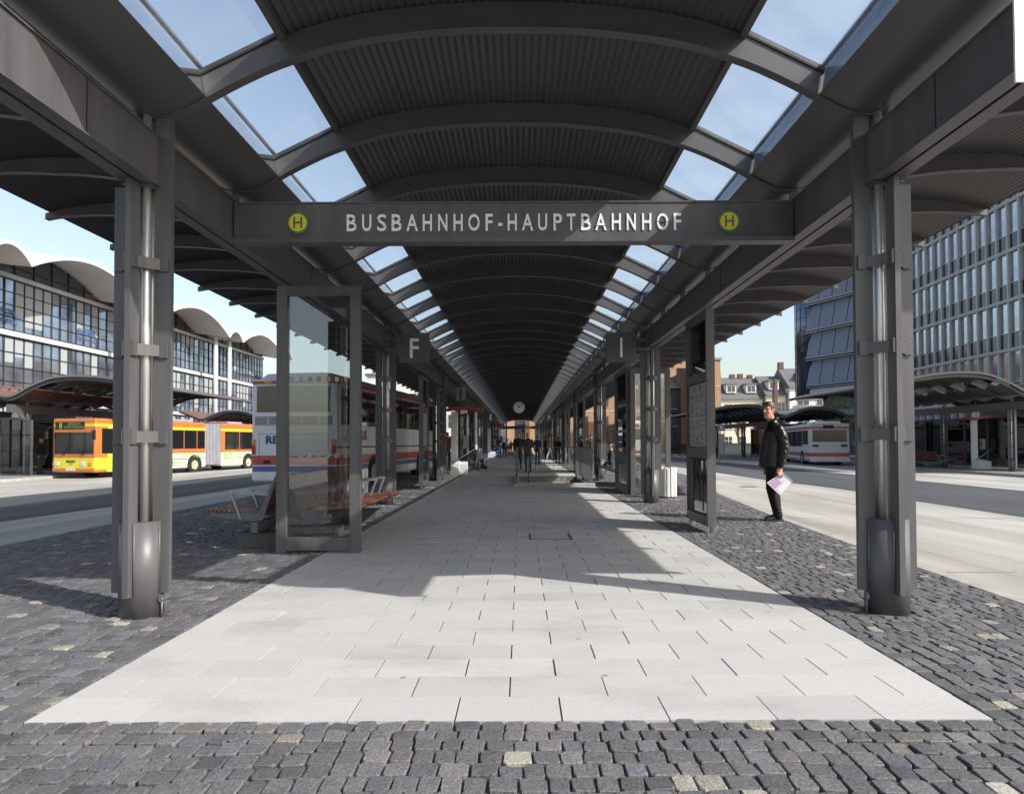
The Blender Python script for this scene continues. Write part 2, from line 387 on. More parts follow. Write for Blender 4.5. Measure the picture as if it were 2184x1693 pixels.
# kerb stones
mb = MB()
yy = -6
while yy < 95:
    l = 1.0
    mb.beam((redge(yy)+.07, yy+.006, -.085), (redge(yy+l)+.07, yy+l-.006, -.085), .13, .17)
    mb.beam((LE-.07, yy+.006, -.085), (LE-.07, yy+l-.006, -.085), .13, .17)
    yy += l
struct(mb.build('kerb', m_conc2))
# paving slabs of the central path
PX0, PX1, PY0 = -2.265, 2.25, 3.005
def tone_mesh(name, vs, fs, tones, mt, smooth=False):
    me = bpy.data.meshes.new(name); me.from_pydata(vs, [], fs); me.materials.append(mt)
    at = me.color_attributes.new('tone', 'FLOAT_COLOR', 'POINT')
    flat = []
    for c in tones: flat += [c[0], c[1], c[2], 1]
    at.data.foreach_set('color', flat)
    if smooth: me.polygons.foreach_set('use_smooth', [True]*len(me.polygons))
    me.update()
    return struct(link(bpy.data.objects.new(name, me)))
m_slab = attr_mat('pale_granite_slab', .72, .35, 140, speck=.10, stain=.55, spec=.3)
TW, TR = (PX1-PX0)/9, .2817
vs, fs, tn = [], [], []
row = 0; y = PY0
rng = random.Random(3)
while y < 92:
    xs = [PX0+TW*k for k in range(10)] if row % 2 == 0 else [PX0]+[PX0+TW*(k+.5) for k in range(9)]+[PX1]
    for a, b in zip(xs, xs[1:]):
        if a < PIT[1]+.2 and b > PIT[0]-.1 and y+TR > PIT[2]-.3 and y < PIT[3]:
            if b > PIT[0]-.1 and a < PIT[0]-.1: b = PIT[0]-.1
            else: continue
        g = .0038; g2 = .0007; z = rng.gauss(0, .0007); c = .0008
        tone = rng.gauss(1, .035); tone = (.435*tone, .424*tone, .408*tone)
        x0, x1, y0, y1 = a+g, b-g+rng.gauss(0, .0008), y+g2, y+TR-g2
        n = len(vs); tz = rng.gauss(0, .0008)
        vs += [(x0+c, y0+c, z+tz), (x1-c, y0+c, z-tz), (x1-c, y1-c, z-tz), (x0+c, y1-c, z+tz), (x0, y0, z-c), (x1, y0, z-c), (x1, y1, z-c), (x0, y1, z-c), (x0, y0, -.03), (x1, y0, -.03), (x1, y1, -.03), (x0, y1, -.03)]
        fs += [(n, n+1, n+2, n+3)]
        for r_ in (0, 4):
            for k in range(4): fs.append((n+r_+k, n+r_+4+k, n+r_+4+(k+1) % 4, n+r_+(k+1) % 4))
        tn += [tone]*12
    y += TR; row += 1
tone_mesh('slab_path', vs, fs, tn, m_slab)
# cobblestones, each one modelled near the camera
m_cob = attr_mat('cobblestone', .66, 1.0, 75, speck=.55, spec=.4)
vs, fs, tn = [], [], []
rng = random.Random(11)
def wob(x, y): return .022*math.sin(x*1.7+y*.6)+.015*math.sin(x*3.9-y*1.3+1)
def stone(cx, cy, w, h):
    n = len(vs); z = rng.gauss(0, .0025)+.001; rot = rng.gauss(0, .035)
    q_ = rng.random()
    if q_ < .036: c = (.33, .305, .25)
    elif q_ < .11: c = (.160, .150, .142)
    elif q_ < .25: c = (.118, .115, .128)
    else: c = (.128, .124, .126)
    k_ = max(.6, rng.gauss(1, .15)); c = tuple(q*k_ for q in c)
    out = []
    for sx, sy in ((-1,-.72),(-.8,-1),(.8,-1),(1,-.72),(1,.72),(.8,1),(-.8,1),(-1,.72)):
        x = sx*w/2*(1+rng.uniform(-.07, .04)); y_ = sy*h/2*(1+rng.uniform(-.06, .03))
        if abs(sx) < .9: x += sx*w*.06*rng.uniform(-.6, 1)
        else: y_ += sy*h*.10*rng.uniform(-1, 1)
        out.append((x*math.cos(rot)-y_*math.sin(rot), x*math.sin(rot)+y_*math.cos(rot)))
    tx_, ty_ = rng.gauss(0, .03), rng.gauss(0, .038)
    for s_, dz in ((.93, .0), (.995, -.0045), (1.0, -.042)):
        for (x, y_) in out:
            vs.append((cx+x*s_, cy+y_*s_, z+dz+(tx_*x+ty_*y_ if s_ < 1 else 0)+rng.uniform(-.0016, .0016)))
    vs.append((cx+rng.uniform(-.01, .01), cy+rng.uniform(-.01, .01), z+rng.uniform(-.0005, .0025)))
    for k in range(8):
        k2 = (k+1) % 8
        fs.append((n+24, n+k, n+k2)); fs.append((n+k, n+8+k, n+8+k2, n+k2)); fs.append((n+8+k, n+16+k, n+16+k2, n+8+k2))
    tn.extend([c]*25)
y = 1.75; COBY = 26.0
while y < COBY:
    rh = rng.uniform(.097, .113)
    for (a, b) in ([(LE, redge(y))] if y < PY0-.09 else [(LE, PX0-.004), (PX1+.004, redge(y))]):
        x = a
        if y < PY0-.09:
            a = max(a, -2.9*y/2.2-.2); b = min(b, 2.9*y/2.2+.2); x = a
        while x < b-.05:
            w = rng.uniform(.082, .126)
            if x+w > b-.045: w = b-x
            if not (abs(abs(x+w/2)-2.84) < .19 and abs(((y-4.9+4.41) % 8.82)-4.41) < .15):
                edge = y < PY0-.09 and y+rh > PY0-.1
                stone(x+w/2, y+rh/2+(0 if edge else wob(x, y)*min(1, abs(y-PY0)*3)), w-rng.uniform(.0035, .010), rh-.003)
            x += w
    y += rh
    if y < PY0-.02 and y > PY0-.13: y = PY0-.112+.0
    if PY0-.115 <= y < PY0-.1:
        rh = .108; x = -3.6
        while x < 3.6:
            w = rng.uniform(.09, .14); stone(x+w/2, PY0-.004-rh/2, w-.01, rh-.01); x += w
        y = PY0
tone_mesh('cobblestones', vs, fs, tn, m_cob)
def farcob(name, col1, col2):
    m, t, b = nmat(name); tc = t.nodes.new('ShaderNodeTexCoord')
    n = t.nodes.new('ShaderNodeTexNoise'); n.inputs['Scale'].default_value = 2.0; t.links.new(tc.outputs['Object'], n.inputs['Vector'])
    mxv = t.nodes.new('ShaderNodeMix'); mxv.data_type = 'VECTOR'; mxv.inputs[0].default_value = .03
    t.links.new(tc.outputs['Object'], mxv.inputs[4]); t.links.new(n.outputs[1], mxv.inputs[5])
    br = t.nodes.new('ShaderNodeTexBrick'); br.inputs['Scale'].default_value = 1; br.inputs['Brick Width'].default_value = .118; br.inputs['Row Height'].default_value = .108
    br.inputs['Mortar Size'].default_value = .009; br.inputs['Mortar Smooth'].default_value = .5; br.inputs['Color1'].default_value = (*col1, 1); br.inputs['Color2'].default_value = (*col2, 1); br.inputs['Mortar'].default_value = (.07, .06, .05, 1)
    t.links.new(mxv.outputs[1], br.inputs['Vector']); t.links.new(br.outputs[0], b.inputs['Base Color'])
    bp = t.nodes.new('ShaderNodeBump'); bp.inputs['Distance'].default_value = .02; bp.inputs['Strength'].default_value = .8; bp.invert = True
    t.links.new(br.outputs[1], bp.inputs['Height']); t.links.new(bp.outputs[0], b.inputs['Normal']); b.inputs['Roughness'].default_value = .6
    return m
m_farcob = farcob('far_cobbles', (.13, .13, .138), (.19, .18, .17))
mb = MB()
for y0, y1 in ((26, 40), (40, 96)):
    mb.add([(LE, y0, .0), (PX0-.004, y0, .0), (PX0-.004, y1, .0), (LE, y1, .0)], [(0, 1, 2, 3)])
    mb.add([(PX1+.004, y0, .0), (redge(y0), y0, .0), (redge(y1), y1, .0), (PX1+.004, y1, .0)], [(0, 1, 2, 3)])
struct(mb.build('cobble_paving', m_farcob, recalc=False))
# far platforms with kerbs
for sx in (-1, 1):
    a, b = 22.6, 32.2
    mb = MB(); mb.box(sx*a, sx*b, -20, 95, -.4, -.20); struct(mb.build('platform_paving', mat('far_platform_paving', (.2, .19, .19), .8, var=.25, scale=2)))
    mb = MB(); y = -20
    while y < 95: mb.box(sx*(a-.2), sx*(a-.003), y+.005, y+.995, -.4, -.205); y += 1
    struct(mb.build('kerb', m_conc2))
# expansion joints of the light concrete lanes
m_joint = mat('joint_sealant', (.08, .075, .07), .9)
mb = MB()
for sx in (-1, 1):
    for k in range(18):
        y = 2+k*5.0; x0, x1 = sx*(6.8 if sx < 0 else redge(y)+.2), sx*(8.9 if sx < 0 else 9.2)
        xs = sorted([x0 if sx < 0 else redge(y)+.2, x1])
        mb.add([(xs[0], y, zprof(xs[0])+.004), (xs[1], y, zprof(xs[1])+.004), (xs[1], y+.015, zprof(xs[1])+.004), (xs[0], y+.015, zprof(xs[0])+.004)], [(0, 1, 2, 3)])
struct(mb.build('road_joints', m_joint, recalc=False))
mh = empty('manhole_cover', (.45, 8.82, 0), 0, 'square paved manhole cover with dark gaps set in the pale path', 'manhole')
mb = MB()
for q in ((-.29, .29, -.28, -.268), (-.29, -.262, -.268, .268), (.25, .29, -.268, .268), (-.29, .29, .268, .28)): mb.box(q[0], q[1], q[2], q[3], -.01, .0045)
mb.build('gap_frame', m_joint, mh)
mb = MB(); mb.bbox(-.261, .249, -.267, .267, -.01, .0055, .001, seg=1); mb.build('cover_slab', mat('cover_slab_stone', (.385, .375, .36), .75, var=.12, scale=8), mh)
for i, (x, y, lab) in enumerate([(6.9, 12.0, 'small iron drain grate in the concrete beside the right cobbles, nearest'), (7.3, 20.5, 'small iron drain grate in the concrete on the right, beyond the man'), (-7.1, 13.5, 'small iron drain grate in the shaded concrete left of the benches')]):
    g = empty('drain_grate', (x, y, zprof(x)), 0, lab, 'drain grate'); mb = MB(); mb.box(-.25, .25, -.2, .2, -.01, .004); mb.build('frame', mat('cast_iron', (.06, .055, .05), .7, var=.3), g)
    for k in range(7): mb = MB(); mb.box(-.2+k*.06, -.18+k*.06, -.16, .16, .0042, .009); mb.build('grate_bar', m_galv, g)
# stair opening: walls, steps, raised kerb
def frame_ring(mb, x0, x1, y0, y1, z0, z1, t, m=0):
    mb.box(x0-t, x1+t, y0-t, y0-.001, z0, z1, m); mb.box(x0-t, x1+t, y1+.001, y1+t, z0, z1, m)
    mb.box(x0-t, x0-.001, y0, y1, z0, z1, m); mb.box(x1+.001, x1+t, y0, y1, z0, z1, m)
st = empty('stairwell', (0, 0, 0), 0, 'stair opening in the platform with low pale stone kerb and steps going down', 'stairwell')
mb = MB(); frame_ring(mb, PIT[0], PIT[1], PIT[2], PIT[3], -3.2, -.03, .15); mb.box(PIT[0]-.15, PIT[1]+.15, PIT[2]-.15, PIT[3]+.15, -3.4, -3.2); mb.build('wall', mat('stair_wall', (.2, .19, .18), .8, var=.2), st)
mb = MB(); t = .12
mb.bbox(PIT[0]-.14, PIT[1]+.12, PIT[2]-.3, PIT[2]-.002, -.02, .085, .01); mb.bbox(PIT[0]-.14, PIT[0]-.002, PIT[2], PIT[3], -.02, .085, .01); mb.build('kerb', m_conc2, st)
for k in range(14):
    mb = MB(); mb.box(PIT[0]+.002, PIT[1]-.002, PIT[3]-.3*(k+1), PIT[3]-.3*k, -3.1, -.04-.17*(k+1)); mb.build('step', m_conc2, st)

# ------------------------------------------------------------------ main canopy
PROF = [(0, 4.485), (.6, 4.465), (1.27, 4.375), (1.8, 4.215), (2.2, 4.03), (2.45, 3.89), (2.62, 3.812), (2.78, 3.79), (2.92, 3.83), (3.05, 3.945), (3.2, 4.07), (3.45, 4.20), (3.9, 4.36), (4.4, 4.48), (4.9, 4.56), (5.5, 4.62), (6.1, 4.60), (6.6, 4.53), (6.88, 4.46)]
RD = .205
def ribmesh(prof, umax, w=.06, fw=.085, depth=RD, mt=0, taper=True, step=.12):
    mb = MB(); us = []; u = -umax
    N = int(2*umax/step)
    us = [-umax+2*umax*i/N for i in range(N+1)]
    for (hw, za, zb) in ((w/2, .012, None), (fw/2, 0, .012)):
        vs = []
        for u in us:
            z = interp(prof, abs(u)); d = depth
            if taper and abs(u) > umax-1.2: d = depth-(depth-.09)*(abs(u)-umax+1.2)/1.2
            lift = depth-d
            top = z+depth if zb is None else z+lift+zb
            vs += [(u, -hw, z+lift+za), (u, hw, z+lift+za), (u, hw, top), (u, -hw, top)]
        fs = []
        for i in range(len(us)-1):
            for k in range(4):
                k2 = (k+1) % 4; fs.append((i*4+k, i*4+k2, (i+1)*4+k2, (i+1)*4+k))
        fs += [(3, 2, 1, 0), tuple(len(vs)-4+k for k in range(4))]
        mb.add(vs, fs, mt, False)
    return mb
def surf(mb, us, zf, y0, y1, m=0, smooth=True, thick=0.0):
    vs = []; n = len(us)
    for u in us: vs += [(u, y0, zf(u)), (u, y1, zf(u))]
    fs = [(2*i, 2*i+1, 2*i+3, 2*i+2) for i in range(n-1)]
    mb.add(vs, fs, m, smooth)
    if thick:
        vs = []
        for u in us: vs += [(u, y0, zf(u)+thick), (u, y1, zf(u)+thick)]
        mb.add(vs, [(2*i, 2*i+2, 2*i+3, 2*i+1) for i in range(n-1)], m, smooth)
        a, b = us[0], us[-1]
        for q in (a, b): mb.add([(q, y0, zf(q)), (q, y1, zf(q)), (q, y1, zf(q)+thick), (q, y0, zf(q)+thick)], [(0, 1, 2, 3)], m)
        for yq in (y0, y1):
            vv = []
            for u in us: vv += [(u, yq, zf(u)), (u, yq, zf(u)+thick)]
            mb.add(vv, [(2*i, 2*i+1, 2*i+3, 2*i+2) for i in range(n-1)], m)
CY0, RP = 3.43, 1.47
NR = 60
YE = CY0+RP*(NR-1)+.12
COLY = [4.90+8.82*k for k in range(10)]
canopy = empty('bus_station_canopy', (0, 0, 0), 0, 'long dark grey steel canopy with arched ribs and corrugated vault over the pale path', 'canopy')
r0 = ribmesh(PROF, 6.88).build('rib', m_steel_d, canopy); r0.location = (0, CY0, 0)
for j in range(1, NR):
    c = r0.copy(); COL.objects.link(c); c.parent = canopy; c.location = (0, CY0+RP*j, 0)
def corr(u): t = 2*math.pi*u/.0655; return .013*math.sin(t)+.0045*math.sin(2*t+1.2)
def frange(a, b, s):
    n = max(1, int(round((b-a)/s))); return [a+(b-a)*i/n for i in range(n+1)]
mb = MB(); surf(mb, frange(-1.76, 1.76, .0655/6), lambda u: interp(PROF, abs(u))+RD+.022+corr(u), CY0-.1, YE, thick=.012); mb.build('vault_sheet', m_sheet, canopy, recalc=False)
for s in (-1, 1):
    mb = MB(); us = frange(3.22, 6.86, .0655/6)
    us = [s*u for u in us] if s > 0 else [s*u for u in us][::-1]
    surf(mb, us, lambda u: interp(PROF, abs(u))+RD+.022+corr(u), CY0-.1, YE, thick=.012); mb.build('wing_sheet', m_sheet, canopy, recalc=False)
    mb = MB(); us = frange(2.36, 3.26, .04); us = us if s > 0 else [-u for u in us][::-1]
    surf(mb, us, lambda u: interp(PROF, abs(u))+.016+(.0 if abs(u) < 3.1 else (abs(u)-3.1)*1.15), CY0-.1, YE, thick=.006); mb.build('gutter_panel', m_gutter, canopy, recalc=False)
    # edge trim between sheet and skylight, upstand glass and its clamps
    mb = MB(); z = interp(PROF, 1.78)+RD
    mb.box(s*1.745, s*1.80, CY0-.1, YE, z-.035, z+.05); mb.build('sheet_edge_trim', m_steel_d, canopy)
    def series(mk, name, mats, n=50, par=canopy, tot=NR-1):
        """one piece per bay: the nearest n as parts, the tiny far rest as one"""
        m0 = mk(0).build(name, mats, par, recalc=False)
        for j in range(1, n):
            c = m0.copy(); COL.objects.link(c); c.parent = par; c.location = (0, RP*j, 0)
        if tot > n:
            mb = MB()
            for j in range(n, tot): q = mk(j); mb.add(q.v, q.f, 0)
            r_ = mb.build(name, mats, par, recalc=False); r_['kind'] = 'stuff'
    def mk_sky(j):
        y0 = CY0+RP*j+.045; y1 = y0+RP-.09; za, zb = interp(PROF, 1.80)+RD+.012, interp(PROF, 2.40)+RD+.012
        return MB().add([(s*1.80, y0, za), (s*2.40, y0, zb), (s*2.40, y1, zb), (s*1.80, y1, za)], [(0, 1, 2, 3) if s < 0 else (3, 2, 1, 0)])
    za = interp(PROF, 2.37)+.03; zb = za+RD+.01
    def mk_up(j):
        y0 = CY0+RP*j+.045; y1 = y0+RP-.09
        return MB().add([(s*2.372, y0, za), (s*2.41, y0, zb), (s*2.41, y1, zb), (s*2.372, y1, za)], [(0, 1, 2, 3)])
    def mk_cl(j):
        y = CY0+RP*j+.028; return MB().beam((s*2.37, y, za-.01), (s*2.405, y, zb+.01), .02, .03)
    series(mk_sky, 'skylight_glass', m_skyl); series(mk_up, 'upstand_glass', m_upst); series(mk_cl, 'glazing_clamp', m_galv)
    def mk_st(j): return MB().beam((s*1.79, CY0+RP*j, interp(PROF, 1.79)+RD+.022), (s*2.41, CY0+RP*j, interp(PROF, 2.41)+RD+.022), .085, .045)
    series(mk_st, 'glazing_strip', m_rubber)
    mc = MB(); mc.box(s*2.395, s*2.425, CY0-.1, YE, zb+.012, zb+.03); mc.build('glazing_bar', m_galv, canopy)
    # longitudinal twin-channel beam
    mb = MB(); z0, z1 = 3.262, 3.645
    ya, yb = CY0-(.045 if s > 0 else .14), YE-.1
    mb.box(s*2.715, s*2.735, ya, yb, z0+.012, z1-.012); mb.box(s*2.905, s*2.925, ya, yb, z0+.012, z1-.012)
    mb.box(s*2.70, s*2.807, ya, yb, z0, z0+.012); mb.box(s*2.833, s*2.94, ya, yb, z0, z0+.012)
    mb.box(s*2.70, s*2.807, ya, yb, z1-.012, z1); mb.box(s*2.833, s*2.94, ya, yb, z1-.012, z1)
    mb.box(s*2.82-.012, s*2.82+.012, ya+.002, yb, z0+.03, z1-.03)
    bm_ = mb.build('beam', m_steel, canopy)
    mb = MB(); mb.box(s*2.70, s*2.94, ya-.014, ya-.002, z0-.06, z1+.06)
    mb.build('end_plate', m_white, bm_)
    def bolt():
        mb = MB(); mb.tube([(s*2.7145, 0, 0), (s*2.706, 0, 0)], .009, 8); return mb.build('bolt', m_galv, bm_)
    bo = None
    for k in range(11):                                   # splice lines and bolts
        y = CY0+.62+k*4.41*.5*2
        mb = MB(); mb.box(s*2.711, s*2.7145, y-.004, y+.004, z0+.012, z1-.012); mb.build('splice_joint', m_black, bm_)
        for dy in (-.045, .045):
            for z in (z0+.07, z1-.07):
                if bo is None: bo = bolt(); c = bo
                else: c = bo.copy(); COL.objects.link(c); c.parent = bm_
                c.location = (0, y+dy, z)
    br = None                                             # short posts carrying ribs on the beam
    for j in range(50):
        y = CY0+RP*j
        if min(abs(y-c_) for c_ in COLY) < .2: continue
        if br is None:
            mb = MB(); mb.box(s*2.76, s*2.84, -.006, .006, z1, 3.80); mb.tube([(s*2.76, -.03, z1+.03), (s*2.76, .05, z1+.03)], .014, 8, 1); mb.box(s*2.75, s*2.80, -.006, .006, z1, z1+.06)
            br = mb.build('rib_bracket', [m_steel, m_galv], bm_); c = br
        else: c = br.copy(); COL.objects.link(c); c.parent = bm_
        c.location = (0, y, 0)
def make_column(parent):
    # local frame: inner side of the canopy is -x
    mb = MB(); z_b, z_t = .165, 3.26
    mb.tube([(0, 0, -.03), (0, 0, .706)], .154, 40, 0)
    hf = .021
    mb.box(-.218, -.092, -hf, hf, z_b, 3.81); mb.box(.092, .218, -hf, hf, z_b, z_t)
    mb.box(-hf, hf, -.208, -.092, z_b-.002, z_t); mb.box(-hf, hf, .092, .208, z_b-.002, z_t)
    for a in (0, 90, 180, 270):      # weld beads where fins enter the tube
        ca, sa = math.cos(R(a)), math.sin(R(a))
        for e in (-1, 1):
            px, py = .151*ca-(.03*e)*sa, .151*sa+(.03*e)*ca
            mb.tube([(px, py, .17), (px, py, .706)], .008, 6)
    mb.box(-.11, .11, -.11, .11, z_t-.014, z_t-.002)
    c = mb.build('column', m_steel, parent)
    mb = MB()
    for x, y in ((-.043, -.043), (.043, .043), (-.043, .043), (.043, -.043)):
        mb.tube([(x, y, .70), (x, y, 3.84)], .029, 16)
    mb.build('drainpipe', m_inox, c)
    for z in (1.345, 2.0, 2.66):
        mb = MB()
        for a in range(4):
            rot = Matrix.Rotation(R(90*a), 4, 'Z'); pts = []
            # bowed strap from one fin to the next
            n = 9; vi = []
            for i in range(n+1):
                t = i/n; ang = R(180+90*t)
                r_ = .178-.058*math.sin(math.pi*t)
                for rr_ in (r_, r_-.014):
                    p = rot @ Vector((rr_*math.cos(ang), rr_*math.sin(ang), 0)); vi.append(p)
            vs = [(p.x, p.y, z-.043) for p in vi]+[(p.x, p.y, z+.043) for p in vi]; q = len(vi); fs = []
            for i in range(n):
                o_, i_, o2, i2 = 2*i, 2*i+1, 2*i+2, 2*i+3
                fs += [(o_, o2, o2+q, o_+q), (i_, i_+q, i2+q, i2), (o_, i_, i2, o2), (o_+q, o2+q, i2+q, i_+q)]
            mb.add(vs, fs, 0, False)
            for t in (0, 1):      # end tabs
                ang = R(180+90*t); e = rot @ Vector((.172*math.cos(ang)+(-.03 if t == 1 else 0), .172*math.sin(ang)+(-.03 if t == 0 else 0), 0))
                mb.box(e.x-.03 if abs(e.x) > abs(e.y) else e.x-.01, e.x+.03 if abs(e.x) > abs(e.y) else e.x+.01, e.y-.01 if abs(e.x) > abs(e.y) else e.y-.03, e.y+.01 if abs(e.x) > abs(e.y) else e.y+.03, z-.054, z+.054)
        mb.build('clamp', m_steel, c)
    mb = MB(); mb.box(-.185, -.15, -.03, -.012, .09, .15); mb.tube([(-.175, -.03, .12), (-.175, -.055, .12)], .017, 8); mb.tube([(-.175, -.035, .12), (-.178, -.035, -.03)], .008, 6)
    mb.build('earthing_strap', m_galv, c)
    return c
c0 = make_column(canopy); first = True
for s in (1, -1):
    for y in COLY:
        c = c0 if first else copy_tree(c0, canopy); first = False
        c.location = (s*2.84, y, 0); c.rotation_euler = (0, 0, 0 if s > 0 else math.pi)
        if s < 0:
            for ch in kids(c):
                if ch.name.startswith('earthing'): ch.location = (0, 0, 0); ch.scale = (1, -1, 1)
# fluorescent strip fittings hung under the far half of the vault
# name beams across the path
def name_beam(name, y, label, parent=None, hw=2.698):
    b = empty(name, (0, y, 0), 0, label, 'sign beam')
    mb = MB(); z0, z1 = 3.235, 3.63
    mb.box(-hw, hw, -.008, .008, z0+.03, z1-.02); mb.box(-hw, hw, -.02, .012, z1-.02, z1-.006); mb.box(-hw, hw, -.05, .012, z0+.008, z0+.03)
    mb.box(-hw, hw, -.05, .09, z0-.012, z0+.006); mb.box(-hw, hw, .075, .09, z0+.006, z1-.02)
    mb.box(-hw, -hw+.012, -.045, .07, z0+.03, z1-.02)
    mb.build('beam_panel', m_steel, b); return b
nb = name_beam('station_name_sign', 6.16, 'wide dark grey beam sign reading BUSBAHNHOF-HAUPTBAHNHOF with two round yellow stop emblems')
# lettering, each letter fitted to its place
def letter_at(mb, ch, x0, x1, z0, z1, y, th=.008):
    me = text_mesh(ch, 1.0, thick=1.0, bold=.012)
    xs = [v_.co.x for v_ in me.vertices]; ys_ = [v_.co.y for v_ in me.vertices]
    ax, bx, ay, by = min(xs), max(xs), min(ys_), max(ys_)
    vs = [(x0+(v_.co.x-ax)/(bx-ax)*(x1-x0), y+(-v_.co.z)*th, z0+(v_.co.y-ay)/(by-ay)*(z1-z0)) for v_ in me.vertices]
    mb.add(vs, [tuple(p.vertices) for p in me.polygons])
LET = [('B',50,112),('U',148,206),('S',243,302),('B',335,398),('A',428,502),('H',532,590),('N',630,688),('H',727,785),('O',820,893),('F',930,975),('-',1010,1037),('H',1070,1128),('A',1160,1232),('U',1263,1320),('P',1360,1415),('T',1445,1500),('B',1535,1598),('A',1625,1697),('H',1730,1787),('N',1825,1882),('H',1922,1980),('O',2015,2088),('F',2122,2170)]
mb = MB(); cut = MB(); ZL0, ZL1 = 3.338, 3.502
for ch, a, b in LET:
    X = lambda p: ((850+p/2.5395)/1.1722-1111)/1365*6.2+.055
    z0, z1 = (ZL0, ZL1) if ch != '-' else (3.385, 3.412)
    letter_at(mb, ch, X(a), X(b), z0, z1, -.014)
    hs = {'B': (.27, .73), 'A': (.27,), 'O': (.5,), 'P': (.42,), 'S': (.3, .68)}.get(ch, ())
    for h in hs: cut.box(X(a)-.004, X(b)+.004, -.0205, -.0095, ZL0+(ZL1-ZL0)*h-.0022, ZL0+(ZL1-ZL0)*h+.0022)
mb.build('lettering', m_letter, nb, recalc=False); cut.build('stencil_bridge', m_steel, nb)
for x in (-2.09, 2.075):
    mb = MB(); mb.tube([(x, -.008, 3.42), (x, -.022, 3.42)], .109, 40); e = mb.build('stop_emblem', m_grn, nb)
    mb = MB(); mb.tube([(x, -.0222, 3.42), (x, -.027, 3.42)], .086, 40); mb.build('emblem_disc', m_yel, e)
    mb = MB()
    for q in (-.034, .034): mb.box(x+q-.009, x+q+.009, -.0295, -.0272, 3.42-.055, 3.42+.055)
    mb.box(x-.025, x+.025, -.0295, -.0272, 3.411, 3.429); mb.build('emblem_letter', m_grn, e)
nb2 = name_beam('cross_beam', CY0+RP*(NR-1)-.4, 'plain dark grey cross beam closing the far canopy end between signs D and G')
nb2['category'] = 'beam'
# platform letter signs
def letter_sign(ch, x, y, lab, size=.6, z=3.215, side=None, hang=True):
    t = empty('platform_letter_sign', (x, y, z), 0, lab, 'sign', 'dark square platform letter signs')
    mb = MB(); mb.bbox(-size/2, size/2, -.05, .05, -size/2, size/2, .008); mb.build('sign_box', mat('sign_box_grey', (.075, .075, .08), .4, var=.1), t)
    s = -1 if x < 0 else 1
    mb = MB(); mb.box(s*size/2-(.02 if s > 0 else -.02), s*(2.70-abs(x)), -.02, .02, size/2-.16, size/2-.10); mb.box(s*size/2-(.02 if s > 0 else -.02), s*(2.70-abs(x)), -.02, .02, -.05, .0); mb.build('bracket', m_steel, t)
    mb = MB(); h = size*.33; w = size*(.035 if ch == 'I' else .15)
    letter_at(mb, ch, -w, w, -h, h, -.054, .006); mb.build('letter', m_letter, t, recalc=False); return t
for s, trip in ((-1, 'FED'), (1, 'IHG')):
    for ch, y, w in zip(trip, (13.0, 46.2, 72.0), ('nearest', 'middle', 'farthest')):
        letter_sign(ch, s*2.1, y, 'dark square hanging sign with the white letter %s on the %s side of the path' % (ch, 'left' if s < 0 else 'right'), z=3.215 if y < 20 else 3.13)
# clock under the vault
def clock(x, y, z, d, lab, stem=1.0, cat_='clock'):
    t = empty('station_clock', (x, y, z), 0, lab, cat_)
    mb = MB(); mb.tube([(0, -.09, 0), (0, .09, 0)], d/2, 40); mb.build('case', m_steel, t)
    mb = MB(); mb.tube([(0, -.0905, 0), (0, -.094, 0)], d/2*.95, 40); f = mb.build('face', m_white, t)
    mb = MB()
    for k in range(12):
        a = R(30*k); r1, r2 = d/2*.72, d/2*.88
        mb.beam((r1*math.sin(a), -.0965, r1*math.cos(a)), (r2*math.sin(a), -.0965, r2*math.cos(a)), d*.03, .004, up=(0, 1, 0))
    mb.build('hour_mark', m_black, f)
    mb = MB(); a = R(-26); mb.beam((-.05*d*math.sin(a), -.099, -.05*d*math.cos(a)), (.27*d*math.sin(a), -.099, .27*d*math.cos(a)), d*.05, .004, up=(0, 1, 0)); mb.build('hour_hand', m_black, f)
    mb = MB(); a = R(45); mb.beam((-.06*d*math.sin(a), -.104, -.06*d*math.cos(a)), (.42*d*math.sin(a), -.104, .42*d*math.cos(a)), d*.035, .004, up=(0, 1, 0)); mb.build('minute_hand', m_black, f)
    if stem: mb = MB(); mb.tube([(0, 0, d/2-.02), (0, 0, d/2+stem)], .03, 10); mb.build('stem', m_steel, t)
    return t
clock(-.06, 40, 3.49, .75, 'round white clock hanging under the dark vault over the path', .82)

# ------------------------------------------------------------------ framed glass screens
def screen(name, p0, p1, z0, z1, lab, cat='glass screen', group=None, sw=.12, t=.10, top=.11, bot=.15, mids=(), foot=.03, poster=None, gl=None, legs=False):
    p0 = Vector((*p0, 0)); p1 = Vector((*p1, 0)); L = (p1-p0).length; rz = math.atan2(p1.y-p0.y, p1.x-p0.x)
    o = empty(name, p0, rz, lab, cat, group)
    mb = MB()
    mb.box(0, sw, -t/2, t/2, z0 if legs else -.02, z1); mb.box(L-sw, L, -t/2, t/2, z0 if legs else -.02, z1)
    mb.box(sw+.001, L-sw-.001, -t/2+.004, t/2-.004, z1-top, z1-.003); mb.box(sw+.001, L-sw-.001, -t/2+.004, t/2-.004, z0+foot, z0+foot+bot)
    for a, b in mids: mb.box(sw+.001, L-sw-.001, -t/2+.004, t/2-.004, a, b)
    if legs:
        for x in (sw*.5, L-sw*.5): mb.box(x-.02, x+.02, -.02, .02, -.02, z0)
    mb.build('frame', m_steel, o)
    edges = [z0+foot+bot]+[q for m_ in mids for q in m_]+[z1-top]
    for i in range(0, len(edges), 2):
        mb = MB(); mb.box(sw+.002, L-sw-.002, -.004, .004, edges[i]+.002, edges[i+1]-.002)
        mb.build('glass_pane', gl or m_glass, o)
    return o, L
m_manif = mat('frosted_marking', (.42, .46, .46), .6)
